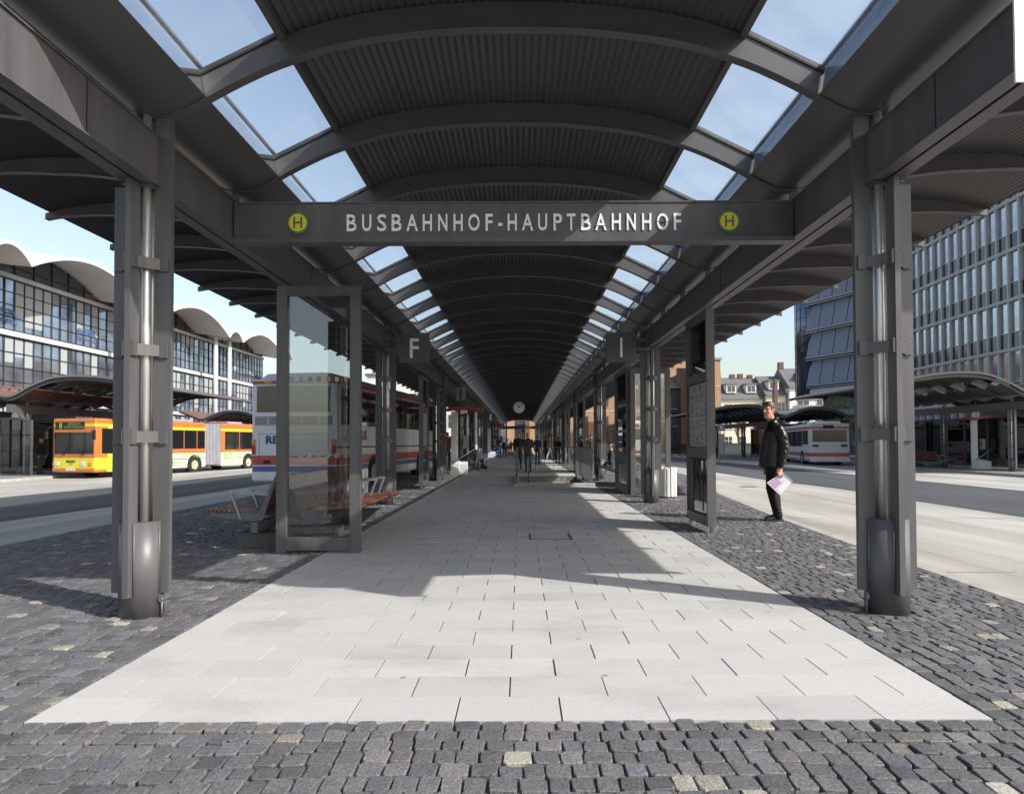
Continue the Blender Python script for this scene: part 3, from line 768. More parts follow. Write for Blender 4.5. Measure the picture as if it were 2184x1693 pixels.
o, L = screen('glass_screen', (-2.84, 7.62), (-1.85, 7.62), 0, 3.165, 'tall framed glass screen across the left edge of the path in front of the benches', group='framed glass wind screens')
m_etch = glass('etched_marking', (.55, .6, .6), .6, milk=.4, milkcol=(.6, .65, .65))
for z in (1.12, 2.03):
    for k in range(7): mb = MB(); mb.box(.14+k*.108, .14+k*.108+.05, -.0062, -.0045, z, z+.055); mb.build('pane_marking', m_etch, o)
m_poster = mat('poster_paper', (.30, .31, .29), .35, var=.12, scale=3)
m_ink = mat('printed_ink', (.04, .05, .06), .5)
def timetable(s, y0, y1, lab, graffiti=False):
    x = s*2.75
    # glass runs along the platform
    pa, pb = ((x, y0), (x, y1))
    o, L = screen('timetable_panel', pa, pb, .09, 3.20, lab, 'notice board', 'grey timetable panels under the beams', t=.12, sw=.04, mids=((1.06, 1.20), (2.18, 2.30)), legs=True, foot=.0, bot=.13)
    f = 1 if s > 0 else -1       # inner side faces +y local for s>0 (local x is world +y)
    mb = MB(); mb.box(.055, L-.055, f*.008, f*.02, 1.22, 2.16); p = mb.build('poster', m_poster, o)
    mb = MB(); q = f*.0215; q2 = f*.0205
    rg = random.Random(int(y0*10)+s)
    for c in range(4):
        for r_ in range(20):
            if rg.random() < .75:
                xx = .09+c*(L-.18)/4; mb.box(xx, xx+(L-.18)/4*rg.uniform(.4, .85), min(q, q2), max(q, q2), 1.26+r_*.038, 1.26+r_*.038+.014)
    mb.build('print', m_ink, p)
    for c in range(3): mb = MB(); mb.box(.12+c*.3, .12+c*.3+.1, min(q, q2), max(q, q2), 2.06, 2.13); mb.build('route_mark', m_red, p)
    if graffiti:
        mb = MB(); q = f*.008
        def st_(pts): mb.tube([(a, q, b) for a, b in pts], .006, 6)
        st_([(L-.2, .86), (L-.28, .9), (L-.36, .82), (L-.30, .72), (L-.22, .76), (L-.2, .9), (L-.24, .66), (L-.3, .58)])
        st_([(L-.42, .92), (L-.46, .72), (L-.5, .66), (L-.53, .82), (L-.55, .46), (L-.56, .40)])
        st_([(L-.6, .74), (L-.68, .8), (L-.72, .76), (L-.71, .5), (L-.72, .28)])
        st_([(L-.75, .78), (L-.82, .82), (L-.86, .7)])
        mb.build('graffiti', m_black, o)
    return o
timetable(1, 9.06, 10.2, 'grey timetable panel with scribbled glass, between the path and the man in black leather jacket', True)
timetable(-1, 17.97, 19.1, 'grey timetable panel on the left edge of the path beside the white coach')
timetable(-1, 35.6, 36.7, 'grey timetable panel far down the left side beyond the first red phone booth')
timetable(1, 35.6, 36.7, 'grey timetable panel far down the right side beyond the stair railing')
GG = 'framed glass wind screens'
for i, (a, b, lab) in enumerate([
    ((2.74, 18.0), (2.74, 15.9), 'glass screen along the right edge of the path just past the white slatted bin'),
    ((2.76, 15.84), (3.75, 15.84), 'glass screen standing across beside the white slatted bin, right of the path'),
    ((-2.74, 21.6), (-2.74, 23.6), 'glass screen along the left edge of the path before the red phone booth'),
    ((-2.9, 30.0), (-1.9, 30.0), 'glass screen standing across the left edge beside the seated couple'),
    ((-2.74, 38.5), (-2.74, 41.5), 'long glass screen far down the left edge before sign E'),
    ((2.74, 27.0), (2.74, 30.0), 'long glass screen on the right edge behind the stair railing'),
    ((2.74, 38.5), (2.74, 41.5), 'long glass screen far down the right edge before sign H'),
    ((-2.74, 48.2), (-2.74, 51.2), 'long glass screen far down the left edge behind sign E'),
    ((2.74, 48.2), (2.74, 51.2), 'long glass screen far down the right edge behind sign H'),
    ((2.74, 58.0), (2.74, 62.0), 'long glass screen on the right edge between signs H and G'),
    ((-2.74, 58.0), (-2.74, 62.0), 'long glass screen on the left edge between signs E and D')]):
    screen('glass_screen', a, b, 0, 3.2 if abs(a[0]) == 2.74 else 3.1, lab, group=GG, mids=((1.55, 1.62),) if i not in (1, 3) else ())

# ------------------------------------------------------------------ benches
def bench(loc, rz, n, lab, pitch=.6):
    o = empty('slatted_bench', loc, rz, lab, 'bench', 'red-brown slatted benches with metal arms')
    for k in range(n):
        y0, y1 = k*pitch+.012, (k+1)*pitch-.012
        mb = MB()
        for i in range(11):
            x = .03+i*.056; z = .405+.045*(x/.62)**1.0-.012*math.sin(math.pi*x/.62)
            mb.bbox(x, x+.041, y0, y1, z, z+.032, .005, seg=1)
        mb.build('seat', m_wood, o)
        mb = MB()
        for i in range(10):
            t = .04+i*.048*1.02; px, pz = -.02-t*.44, .43+t*.90
            mb.add([(px, y0, pz), (px-.027, y0, pz-.012), (px-.044, y0, pz+.022), (px-.017, y0, pz+.036), (px, y1, pz), (px-.027, y1, pz-.012), (px-.044, y1, pz+.022), (px-.017, y1, pz+.036)], [(0,1,2,3),(7,6,5,4),(0,4,5,1),(1,5,6,2),(2,6,7,3),(3,7,4,0)])
        mb.build('backrest', m_wood, o)
    for k in range(n+1):
        y = k*pitch
        mb = MB(); mb.prism([(-.235, .90), (-.215, .91), (.0, .44), (.6, .425), (.6, .395), (.1, .335), (-.03, .335), (-.06, .36)], 'y', y-.006, y+.006)
        mb.build('side_frame', m_galv, o)
        mb = MB(); mb.beam((-.10, y, .665), (.355, y, .70), .035, .034); mb.beam((.345, y, .70), (.225, y, .375), .03, .03, up=(0, 1, 0)); mb.tube([(-.11, y-.02, .665), (-.11, y+.02, .665)], .016, 10); mb.tube([(.225, y-.02, .372), (.225, y+.02, .372)], .016, 10)
        mb.build('armrest', m_alu, o)
    mb = MB(); mb.box(-.03, .055, -.1, n*pitch+.1, .205, .33); mb.build('support_beam', m_galv, o)
    for y in (.25, n*pitch-.45):
        mb = MB(); mb.bbox(-.255, .30, y, y+.40, -.01, .18, .012); mb.build('pedestal', mat('pedestal_concrete', (.085, .088, .082), .75, var=.15), o)
        mb = MB(); mb.tube([(0, y+.1, .18), (0, y+.1, .21)], .015, 8); mb.build('foot_bolt', m_galv, o)
    return o

bench((-3.20, 10.95, 0), R(180), 5, 'red-brown slatted bench facing the bus lane on the left, left of the tall glass screen')
bench((-2.66, 8.12, 0), 0, 5, 'red-brown slatted bench facing the path, seen through the tall glass screen')
bench((-2.66, 31.2, 0), 0, 5, 'slatted bench on the left where a couple sits beside a pushchair')
bench((3.4, 20.6, 0), R(180), 4, 'slatted bench seen through the glass screen right of the stair railing')

# ------------------------------------------------------------------ bins, bag, litter
def bin_(loc, lab):
    o = empty('litter_bin', loc, 0, lab, 'bin', 'white slatted litter bins')
    n = 14
    for k in range(n):
        a = 2*math.pi*(k+.3)/n; mb = MB(); c_, s_ = math.cos(a), math.sin(a); r_ = .195; w = .036
        pts = [(r_*c_-w*s_, r_*s_+w*c_), (r_*c_+w*s_, r_*s_-w*c_), ((r_+.014)*c_+w*.8*s_, (r_+.014)*s_-w*.8*c_), ((r_+.014)*c_-w*.8*s_, (r_+.014)*s_+w*.8*c_)]
        mb.prism(pts, 'z', .035, .70); mb.build('slat', m_white, o)
    mb = MB(); mb.tube([(0, 0, .0), (0, 0, .03)], .15, 24); mb.tube([(0, 0, .03), (0, 0, .66)], .17, 24); mb.build('liner', m_black, o)
    return o
bin_((3.47, 14.95, 0), 'white slatted litter bin on the cobbles behind the second right column')
bin_((-3.72, 14.9, 0), 'white slatted litter bin on the left behind the wooden benches')
bin_((2.95, 32.4, 0), 'white slatted litter bin farther down the right side behind the stair railing')
rg = random.Random(5)
mb = MB(); mb.ball((0, 0, .10), (.17, .13, .11)); mb.ball((.1, .03, .12), (.12, .11, .09)); mb.ball((-.06, 0, .17), (.11, .09, .07)); mb.ball((.0, -.05, .05), (.2, .12, .06))
o = remeshed(mb, 'bag', mat('dark_violet_cloth', (.035, .025, .055), .7, bump=.6, bscale=14), .015); o.location = (3.98, 15.7, 0); tag(o, 'dark violet cloth bag lying on the cobbles beside the white bin', 'bag')
m_paper = mat('crumpled_paper', (.7, .72, .74), .6)
for i, (x, y, lab) in enumerate([(-4.28, 8.30, 'crumpled white wrapper on the cobbles left of the benches, between column and bench'), (-3.75, 7.9, 'small white paper scrap on the cobbles at the bench foot'), (-4.75, 9.2, 'thin white straw on the dark cobbles left of the benches')]):
    mb = MB(); r1 = random.Random(i)
    if i < 2:
        N = 5
        for a in range(N):
            for b in range(3): mb.v.append((a*.022+r1.uniform(-.006, .006), b*.02+r1.uniform(-.006, .006), r1.uniform(.004, .028)))
        for a in range(N-1):
            for b in range(2): mb.f.append((a*3+b, a*3+b+1, a*3+b+4, a*3+b+3)); mb.m.append(0); mb.sm.append(False)
    else: mb.tube([(0, 0, .008), (.16, .01, .008)], .004, 6)
    o = mb.build('litter', m_paper); o.location = (x, y, .004); tag(o, lab, 'litter')

# ------------------------------------------------------------------ railing round the stair opening
o = empty('stair_railing', (0, 0, 0), 0, 'galvanised steel railing with thin bars around the stair opening in the path', 'railing')
zt = 1.11; XL, XR, YN, YF = PIT[0]-.06, PIT[1]+.06, PIT[2]+.12, PIT[3]+.06
def railbars(p0, p1, sp, name='bar'):
    p0 = Vector(p0); p1 = Vector(p1); L = (p1-p0).length; n = int(L/sp); mb = MB()
    for i in range(1, n):
        p = p0.lerp(p1, i/n); mb.box(p.x-.006, p.x+.006, p.y-.006, p.y+.006, .12, zt-.03)
    mb.beam((p0.x, p0.y, .12), (p1.x, p1.y, .12), .03, .012)
    mb.build('bar_panel', m_galv, o)
railbars((XL, YN, 0), (XL, YF, 0), .125); railbars((XR, YN, 0), (XR, YF, 0), .125); railbars((XL, YF, 0), (XR, YF, 0), .17)
mb = MB(); mb.tube([(XL, YN, zt), (XL, YF, zt), (XR, YF, zt), (XR, YN, zt)], .021, 10); mb.build('top_rail', m_galv, o)
for x, y in ((XL, YN), (XR, YN), (XL, YF), (XR, YF), (XL, (YN+YF)/2), (XR, (YN+YF)/2)):
    mb = MB(); mb.box(x-.03, x+.03, y-.03, y+.03, 0, zt-.01); mb.build('post', m_galv, o)
mb = MB(); mb.tube([(.28, YN+.1, .06), (.28, YN+.1, .80), (.30, YN+.25, .86)], .022, 10); mb.tube([(1.55, YN+.1, 1.05), (1.78, YN+.2, .06)], .022, 10); mb.ball((.28, YN+.1, .86), .03); mb.build('handrail', m_galv, o)

# ------------------------------------------------------------------ phone booths
def booth(loc, rz, lab, flip=1):
    o = empty('phone_booth', loc, rz, lab, 'phone booth', 'white phone booths with a red roof')
    f = flip
    mb = MB(); mb.prism([(-.55, .0), (.05, .0), (.05, .55), (-.55, .42)], 'x', -.55, -.22); mb.prism([(-.5, 0), (0, 0), (0, .5), (-.5, .40)], 'x', -.215, .12); mb.build('cabinet', m_white, o)
    mb = MB(); mb.bbox(-.58, -.30, -.12, .05, .4, 2.62, .02); mb.build('post', m_white, o)
    mb = MB(); mb.bbox(.42, .52, -.10, .05, 1.0, 2.62, .02); mb.build('post', m_white, o)
    mb = MB(); mb.beam((-.5, -.2, .46), (.47, -.06, 1.06), .10, .03); mb.build('shelf_bar', m_alu, o)
    pts = [(-.78, 2.66)]+[(-.78+1.56*t/10, 2.64+.0*t+.07*math.sin(math.pi*t/10)) for t in range(11)]+[(.78, 2.66)]
    top = [(x, z+.09) for x, z in pts[::-1]]
    mb = MB(); mb.prism(pts+top, 'y', -.55, .45); mb.build('roof', m_red, o)
    mb = MB(); mb.bbox(-.12, .16, -.06, .02, 1.05, 1.6, .02); ph = mb.build('telephone', mat('phone_grey', (.3, .3, .32), .4), o)
    mb = MB(); mb.box(-.28, .40, .0, .012, .6, 2.5); mb.build('glass_pane', m_glass, o)
    mb = MB(); mb.tube([(-.1, -.09, 1.15), (-.1, -.1, 1.3), (-.1, -.09, 1.5)], .025, 8); mb.build('receiver', m_black, ph)
    return o
booth((-2.32, 27.2, 0), 0, 'white phone booth with red roof on the left edge of the path, nearest')
booth((-2.32, 57.0, 0), 0, 'white phone booth with red roof far down the left side below sign D')
tb = booth((24.9, 34.5, -.20), 0, 'white phone booth with red roof under the right hand side canopy')
ts = empty('telephone_sign', (24.3, 34.1, 2.75), 0, 'small pale sign with a magenta T above the phone booth under the right canopy', 'sign')
mb = MB(); mb.box(-.19, .19, -.03, .03, -.3, .3); mb.build('sign_panel', mat('pale_sign', (.45, .45, .5), .4), ts)
text('letter', 'T', .5, mat('magenta_print', (.5, .03, .2), .4), (0, -.034, 0), parent=ts, thick=.004, bold=.01)
mb = MB(); mb.box(-.02, .02, -.02, .02, .3, .62); mb.build('hanger', m_steel, ts)
# flat hanging light/number signs along the left beam
for x, y, lab in ((-2.25, 24.6, 'pale hanging information box under the left gutter before the red phone booth'),):
    t = empty('information_sign', (x, y, 3.17), 0, lab, 'sign'); mb = MB(); mb.bbox(-.17, .17, -.06, .06, -.24, .24, .01); mb.build('sign_box', mat('sign_pale', (.25, .24, .28), .4), t)
    mb = MB(); mb.box(-.02, .02, -.02, .02, .24, .62); mb.build('hanger', m_steel, t)
    mb = MB(); mb.box(-.05, .05, -.063, -.061, -.2, .2); mb.build('stripe', mat('sign_dark_stripe', (.07, .06, .1), .4), t)

# ------------------------------------------------------------------ side canopies (over the outer platforms)
m_soffit_red = mat('red_brown_soffit', (.17, .075, .055), .5, var=.15)
def side_canopy(s, y0, y1, xt, lab, soffit, name='side_canopy', zo=3.34, gz=-.20):
    """s: -1 left, 1 right; xt: |x| of the inner trough; wide wing towards the middle of the square"""
    o = empty(name, (0, 0, 0), 0, lab, 'canopy', 'curved canopies over the outer bus platforms')
    P = [(-6.15, zo+.52), (-5.6, zo+.68), (-4.5, zo+.88), (-3.1, zo+.96), (-2.0, zo+.86), (-1.0, zo+.47), (-.4, zo+.13), (0, zo), (.35, zo+.06), (1.0, zo+.36), (1.9, zo+.64), (2.84, zo+.72), (3.78, zo+.64), (4.68, zo+.36), (5.33, zo+.06), (5.68, zo), (6.2, zo+.2), (7.6, zo+.75)]
    Z = lambda u: interp(P, u)
    us = frange(-6.15, 7.6, .25)
    n = int((y1-y0)/1.47); rp = (y1-y0-.2)/n
    def rib(ry):
        mb = MB(); vs = []
        for u in us:
            d = .18 if u > -5 else .08+.1*(u+6.15)/1.15
            vs += [(s*(xt+u), -.035, Z(u)+.18-d), (s*(xt+u), .035, Z(u)+.18-d), (s*(xt+u), .035, Z(u)+.18), (s*(xt+u), -.035, Z(u)+.18)]
        fs = []
        for i in range(len(us)-1):
            for k in range(4): fs.append((i*4+k, i*4+(k+1) % 4, (i+1)*4+(k+1) % 4, (i+1)*4+k))
        fs += [(3, 2, 1, 0), tuple(len(vs)-4+k for k in range(4))]
        mb.add(vs, fs); return mb
    r_ = rib(0).build('rib', m_siderib, o); r_.location = (0, y0+.1, 0)
    for j in range(1, n+1):
        c = r_.copy(); COL.objects.link(c); c.parent = o; c.location = (0, y0+.1+rp*j, 0)
    for a, b in ((-6.15, -1.55), (-.85, 1.0), (1.65, 4.05), (4.68, 7.6)):
        mb = MB(); uu = frange(a, b, .13); xx = [s*(xt+u) for u in uu]
        if s < 0: xx = xx[::-1]
        surf(mb, xx, lambda x: Z(abs(x)-xt)+.195, y0, y1, thick=.05)
        mb.build('roof_sheet', [soffit], o, recalc=False)
    mb = MB()
    for a, b in ((-1.53, -.87), (1.02, 1.63), (4.07, 4.66)):
        mb.add([(s*(xt+a), y0+.05, Z(a)+.21), (s*(xt+b), y0+.05, Z(b)+.21), (s*(xt+b), y1-.05, Z(b)+.21), (s*(xt+a), y1-.05, Z(a)+.21)], [(0, 1, 2, 3) if s > 0 else (3, 2, 1, 0)])
    mb.build('skylight_glass', m_skyl, o, recalc=False)
    mb = MB()                                               # pale top edge profile at both ends and along the eave
    for ye in (y0-.04, y1+.0):
        vs = []
        for u in us: vs += [(s*(xt+u), ye, Z(u)+.16), (s*(xt+u), ye, Z(u)+.26), (s*(xt+u), ye+.04, Z(u)+.26), (s*(xt+u), ye+.04, Z(u)+.16)]
        fs = []
        for i in range(len(us)-1):
            for k in range(4): fs.append((i*4+k, i*4+(k+1) % 4, (i+1)*4+(k+1) % 4, (i+1)*4+k))
        fs += [(3, 2, 1, 0), tuple(len(vs)-4+k for k in range(4))]
        mb.add(vs, fs)
    mb.box(s*(xt-6.19), s*(xt-6.15), y0, y1, Z(-6.15)+.18, Z(-6.15)+.26)
    mb.build('fascia', mat('fascia_grey', (.12, .12, .125) if s < 0 else (.06, .062, .068), .4), o)  # right side darker: shade put into its colour to offset the sun
    for e in (0, 5.68):
        mb = MB(); mb.box(s*(xt+e-.11), s*(xt+e+.11), y0+.02, y1-.02, zo-.53, zo-.15); mb.build('beam', m_steel, o)
        y = y0+1.2
        while y < y1:
            mb = MB(); x = s*(xt+e)
            mb.tube([(x, y, gz-.02), (x, y, gz+.6)], .15, 16)
            for dx, dy in ((-.15, 0), (.15, 0), (0, -.15), (0, .15)): mb.box(x+dx-(.06 if dx else .02), x+dx+(.06 if dx else .02), y+dy-(.06 if dy else .02), y+dy+(.06 if dy else .02), gz+.16, zo-.53 if dx > -.1 or s < 0 else zo-.53)
            c = mb.build('column', m_steel, o)
            mb = MB(); mb.tube([(x-.05, y-.04, gz+.6), (x-.05, y-.04, zo)], .03, 8); mb.tube([(x+.05, y-.04, gz+.6), (x+.05, y-.04, zo)], .03, 8); mb.build('drainpipe', m_inox, c)
            mb = MB()
            for z in (1.0, 1.65, 2.3): mb.box(x-.14, x+.14, y-.14, y-.10, z, z+.05)
            mb.build('clamp', m_steel, c)
            y += 8.82 if y1-y0 > 13 else 5.0
    return o
side_canopy(-1, 30.0, 42.6, 24.0, 'curved canopy with red-brown underside over the left platform behind the orange and yellow bus', m_soffit_red)
side_canopy(1, 30.0, 42.4, 24.0, 'curved dark canopy with skylights over the near right platform in front of the office block', m_sheet)
side_canopy(1, 54.0, 76.0, 22.3, 'low curved canopy farther back on the right, behind the man in black leather jacket', m_sheet, zo=3.28)
side_canopy(-1, 56.0, 78.0, 22.3, 'curved canopy far back on the left, mostly hidden by the coach', m_soffit_red, zo=3.28)
# glass shelters under the side canopies
def shelter(s, x, y0, y1, lab, gz=-.2):
    o = empty('glass_shelter', (s*x, y0, gz), 0, lab, 'shelter', 'dark glass shelters on the outer platforms'); L = y1-y0
    mb = MB(); n = max(2, int(L/1.6))
    for i in range(n+1): mb.box(-.04, .04, L*i/n-.04, L*i/n+.04, 0, 2.75)
    mb.box(-.045, .045, 0, L, 2.7, 2.8); mb.box(-.045, .045, 0, L, .1, .2)
    mb.box(-.04, 1.6, -.04, .04, 2.7, 2.8) if s < 0 else mb.box(-.04, 1.6, -.04, .04, 2.7, 2.8)
    mb.box(1.52, 1.6, -.04, .04, 0, 2.8); mb.build('frame', m_steel, o)
    mb = MB(); mb.box(-.004, .004, .05, L-.05, .21, 2.69); mb.build('glass_pane', m_glass, o)
    mb = MB(); mb.box(.05, 1.5, -.004, .004, .2, 2.69); mb.build('glass_pane', m_glass, o)
    return o
shelter(-1, 25.2, 31.0, 41.5, 'dark framed glass shelter under the left canopy behind the orange and yellow bus')
shelter(1, 25.2, 31.0, 41.5, 'dark framed glass shelter under the near right canopy')
shelter(1, 23.8, 55.0, 66.0, 'glass shelter under the low canopy farther back on the right')
bench((23.6, 36.0, -.2), 0, 4, 'dark slatted bench under the near right canopy')
ks = empty('platform_letter_sign', (17.6, 56.0, 1.9), 0, 'pale sign pillar with letter K under the low canopy on the right', 'sign')
mb = MB(); mb.box(-.3, .3, -.06, .06, .35, .95); mb.box(-.28, -.22, -.03, .03, -2.2, .35); mb.box(.22, .28, -.03, .03, -2.2, .35); mb.build('sign_panel', mat('sign_panel_grey', (.2, .2, .22), .5), ks)
text('letter', 'K', .5, m_letter, (0, -.065, .65), parent=ks, thick=.006)
mb = MB(); mb.box(-.2, .2, -.03, .03, -1.5, .1); mb.build('poster', m_poster, ks)
cl = clock(-24.3, 31.2, 2.62, .86, 'round white clock hanging at the near end of the left canopy, at the left edge', .1)

# ------------------------------------------------------------------ buses
m_busglass = mat('bus_window_glass', (.012, .014, .016), .05, spec=1.0)
m_lamp = mat('lamp_glass', (.75, .77, .8), .08, spec=.8, metal=.3)
m_amber = mat('amber_lamp', (.75, .22, .02), .2)
m_redl = mat('red_lamp', (.4, .01, .01), .2)
m_plate = mat('number_plate_white', (.8, .8, .78), .4)
m_alugrey = mat('bellows_grey', (.30, .30, .32), .6, var=.15)
m_rim = mat('wheel_rim', (.45, .42, .28), .5, var=.3, scale=8)
def wheel(o, x, y, side, r=.48, rim=m_rim):
    mb = MB(); mb.tube([(x, y, r), (x-side*.28, y, r)], r, 28); w = mb.build('wheel', m_rubber, o)
    mb = MB(); mb.tube([(x+side*.004, y, r), (x-side*.05, y, r)], [r*.56, r*.5], 24); mb.tube([(x+side*.03, y, r), (x, y, r)], r*.2, 12); mb.build('rim', rim, w)
    mb = MB(); mb.tube([(x+side*.002, y, r), (x-side*.02, y, r)], r*.66, 24); mb.build('rim_edge', m_black, w)
def arch(o, x, y, side, r=.60):
    pts = [(y+r*math.cos(R(a)), .48+r*math.sin(R(a))) for a in range(0, 181, 12)]+[(y-r, .28), (y+r, .28)]
    mb = MB(); mb.prism(pts, 'x', x+side*.004, x-side*.01); mb.build('wheel_arch', m_black, o)
ORG, YEL, CRM = (.52, .165, .04), (.66, .62, .04), (.62, .66, .46)
# articulated bus: local origin = near right corner (as seen) of the front face at road level; +y runs along its length, -x across
def artic():
    o = empty('articulated_bus', (-19.95, 30.1, -.35), -math.atan(.2337)+0, 'orange and yellow articulated bus for Bendorf Sayn Schloss parked at the left platform', 'bus')
    liv = bands('orange_yellow_livery', [(0, ORG), (.45, YEL), (.99, ORG), (2.5, YEL), (2.62, ORG)], .3)
    livs = bands('side_livery', [(0, YEL), (.98, YEL), (1.0, YEL), (2.48, YEL), (2.6, ORG)], .3)
    livc = bands('cream_livery', [(0, CRM), (1.13, (.45, .05, .03)), (1.17, ORG), (2.42, YEL), (2.56, ORG)], .3)
    Wd, H = 2.5, 2.88; E1 = 7.35
    mb = MB(); mb.bbox(-Wd, 0, 0, .75, .30, H, .09, seg=3); mb.build('front_body', liv, o)
    mb = MB(); mb.bbox(-Wd+.006, -.006, .6, 3.2, .31, H-.006, .05); mb.build('body', livs, o)
    mb = MB(); mb.bbox(-Wd+.004, -.004, 3.0, E1, .31, H-.006, .06); mb.build('body', livc, o)
    mb = MB(); mb.bbox(-Wd+.004, -.004, E1+1.35, 15.5, .31, H-.006, .06); mb.build('rear_body', livc, o)
    mb = MB()
    for k in range(11):
        y = E1+.02+k*.12; mb.box(-Wd+.05, -.05, y, y+.075, .42, H-.05); mb.box(-Wd+.1, -.1, y+.075, y+.12, .46, H-.09)
    mb.build('bellows', m_alugrey, o)
    # windscreen: two panes with rounded corners
    for a, b in ((-2.38, -1.30), (-1.26, -.10)):
        mb = MB(); mb.bbox(a, b, -.012, .05, 1.19, 2.22, .011, seg=1); w_ = mb.build('windscreen', m_busglass, o)
        mb = MB(); mb.beam((a+.55, -.03, 1.17), (a+.85 if a < -2 else a+.2, -.03, 1.55), .02, .02); mb.beam((a+.5, -.03, 1.17), (a+.6, -.03, 1.16), .05, .03); mb.build('wiper', m_black, w_)
    mb = MB(); mb.bbox(-2.34, -.62, -.012, .03, 2.36, 2.72, .011, seg=1); ds = mb.build('destination_display', m_black, o)
    md_ = mat('display_dots', (.25, .34, .05), .5)
    text('display_text', '8', .40, md_, (-2.02, -.014, 2.52), parent=ds, thick=.002, bold=.008)
    text('display_text', 'BENDORF', .155, md_, (-1.22, -.014, 2.61), parent=ds, thick=.002, spacing=1.1)
    text('display_text', 'SAYN SCHLOSS', .155, md_, (-1.22, -.014, 2.46), parent=ds, thick=.002, spacing=1.1)
    mb = MB(); mb.bbox(-2.5+.03, -.03, -.04, .2, .34, .52, .03); mb.build('bumper', mat('orange_bumper', ORG, .4), o)
    for x in (-2.22, -.72): mb = MB(); mb.bbox(x-.12, x+.12, -.022, .05, .62, .82, .02); mb.build('headlight', m_lamp, o)
    mb = MB(); mb.bbox(-.38, -.2, -.022, .05, .62, .8, .015); mb.build('indicator', m_amber, o)
    mb = MB(); mb.bbox(-2.47, -2.38, -.022, .05, .62, .8, .015); mb.build('indicator', m_amber, o)
    for x in (-2.15, -.68): mb = MB(); mb.bbox(x-.09, x+.09, -.05, .0, .38, .47, .01); mb.build('fog_lamp', m_alu, o)
    text('maker_lettering', 'MAN', .155, m_black, (-1.42, -.006, .83), parent=o, thick=.006, bold=.006, sx=1.5)
    mb = MB(); mb.tube([(-1.5, -.006, .70), (-1.44, -.006, .74), (-1.38, -.006, .72), (-1.34, -.006, .77)], .008, 6); mb.tube([(-1.44, -.006, .73), (-1.43, -.006, .68)], .006, 6); mb.tube([(-1.38, -.006, .72), (-1.37, -.006, .68)], .006, 6); mb.build('maker_emblem', m_black, o)
    mb = MB(); mb.box(-1.66, -1.14, -.052, -.04, .40, .52); pl = mb.build('number_plate', m_plate, o)
    text('plate_text', 'KO-RY 327', .1, m_black, (-1.4, -.0535, .46), parent=pl, thick=.002)
    mb = MB(); mb.tube([(-.02, -.02, 2.45), (.12, -.18, 2.35), (.16, -.2, 1.9)], .015, 6); mb.bbox(.05, .23, -.25, -.19, 1.85, 2.3, .02); mb.build('mirror', m_black, o)
    mb = MB(); mb.tube([(-2.48, -.02, 2.5), (-2.62, -.18, 2.4), (-2.62, -.2, 2.2)], .015, 6); mb.bbox(-2.7, -2.54, -.25, -.19, 1.9, 2.25, .02); mb.build('mirror', m_black, o)
    # side windows
    for a, b in ((.35, 1.35), (1.42, 2.9), (2.97, 4.4), (4.47, 5.6), (5.66, 6.6), (6.66, 7.25)):
        mb = MB(); mb.box(-.02, .003, a, b, 1.20 if b < 4.5 else 1.38, 2.4); mb.build('side_window', m_busglass, o)
    for a, b in ((9.0, 10.3), (10.36, 11.8), (11.86, 13.3), (13.36, 14.8)):
        mb = MB(); mb.box(-.02, .003, a, b, 1.3, 2.38); mb.build('side_window', m_busglass, o)
    for y in (2.0, 6.45, 11.2): arch(o, .0, y, 1, .56); wheel(o, .012, y, 1, .46); wheel(o, -2.5, y, -1, .46)
    # advertising on the side
    g1 = mat('advert_green', (.16, .42, .08), .4); g2 = mat('advert_yellow_green', (.55, .6, .08), .4, var=.4, scale=9)
    rt = (R(90), 0, R(90))
    text('advert_text', 'Koblenz', .42, g1, (.006, 4.75, .62), rot=rt, parent=o, thick=.003)
    text('advert_text', 'BWV', .5, g1, (.006, 9.45, 1.02), rot=rt, parent=o, thick=.003)
    text('advert_text', 'Ihr Vermieter\nin Koblenz', .22, g1, (.006, 12.2, 1.02), rot=rt, parent=o, thick=.003)
    rg = random.Random(4)
    for a, b, z in ((4.0, 7.0, 1.0), (9.1, 14.5, .62)):
        mb = MB()
        for k in range(int((b-a)*9)):
            y = rg.uniform(a, b); zz = z+rg.uniform(-.1, .1); q = rg.uniform(.03, .08)
            mb.prism([(y+q*math.cos(t), zz+q*.7*math.sin(t)) for t in (0, 1, 2, 3, 4, 5)], 'x', .002+k*.00002, .005+k*.00002)
        mb.build('advert_pattern', g2, o)
    mb = MB(); mb.box(.001, .004, 3.2, 7.3, .80, .83); mb.box(.001, .004, 8.8, 15.4, .78, .81); mb.build('trim_line', m_black, o)
    for a, b in ((5, 6.6), (9.6, 11)): mb = MB(); mb.bbox(-2.2, -.3, a, b, H-.01, H+.14, .05); mb.build('roof_unit', m_alugrey, o)
    for y in (1.38, 2.9, 4.43, 5.62, 9.0, 10.33, 11.9, 13.35):
        mb = MB(); mb.box(.0, .0045, y-.006, y+.006, .34, 1.18 if y < 4.5 else 1.28); mb.build('panel_seam', m_black, o)
    mb = MB(); mb.box(-1.295, -1.265, -.016, .05, 1.2, 2.22); mb.build('centre_post', m_black, o)
    mb = MB(); mb.box(-2.2, -.35, .5, .9, 1.0, 1.22); mb.build('dashboard', m_black, o)
    for a, y in ((-.9, .6), ):
        mb = MB(); mb.box(-2.4, -.1, .3, .34, .3, .31); mb.build('floor_edge', m_black, o)
    return o
artic()
WHT, RD_, BLU = (.68, .69, .73), (.45, .05, .035), (.03, .09, .36)
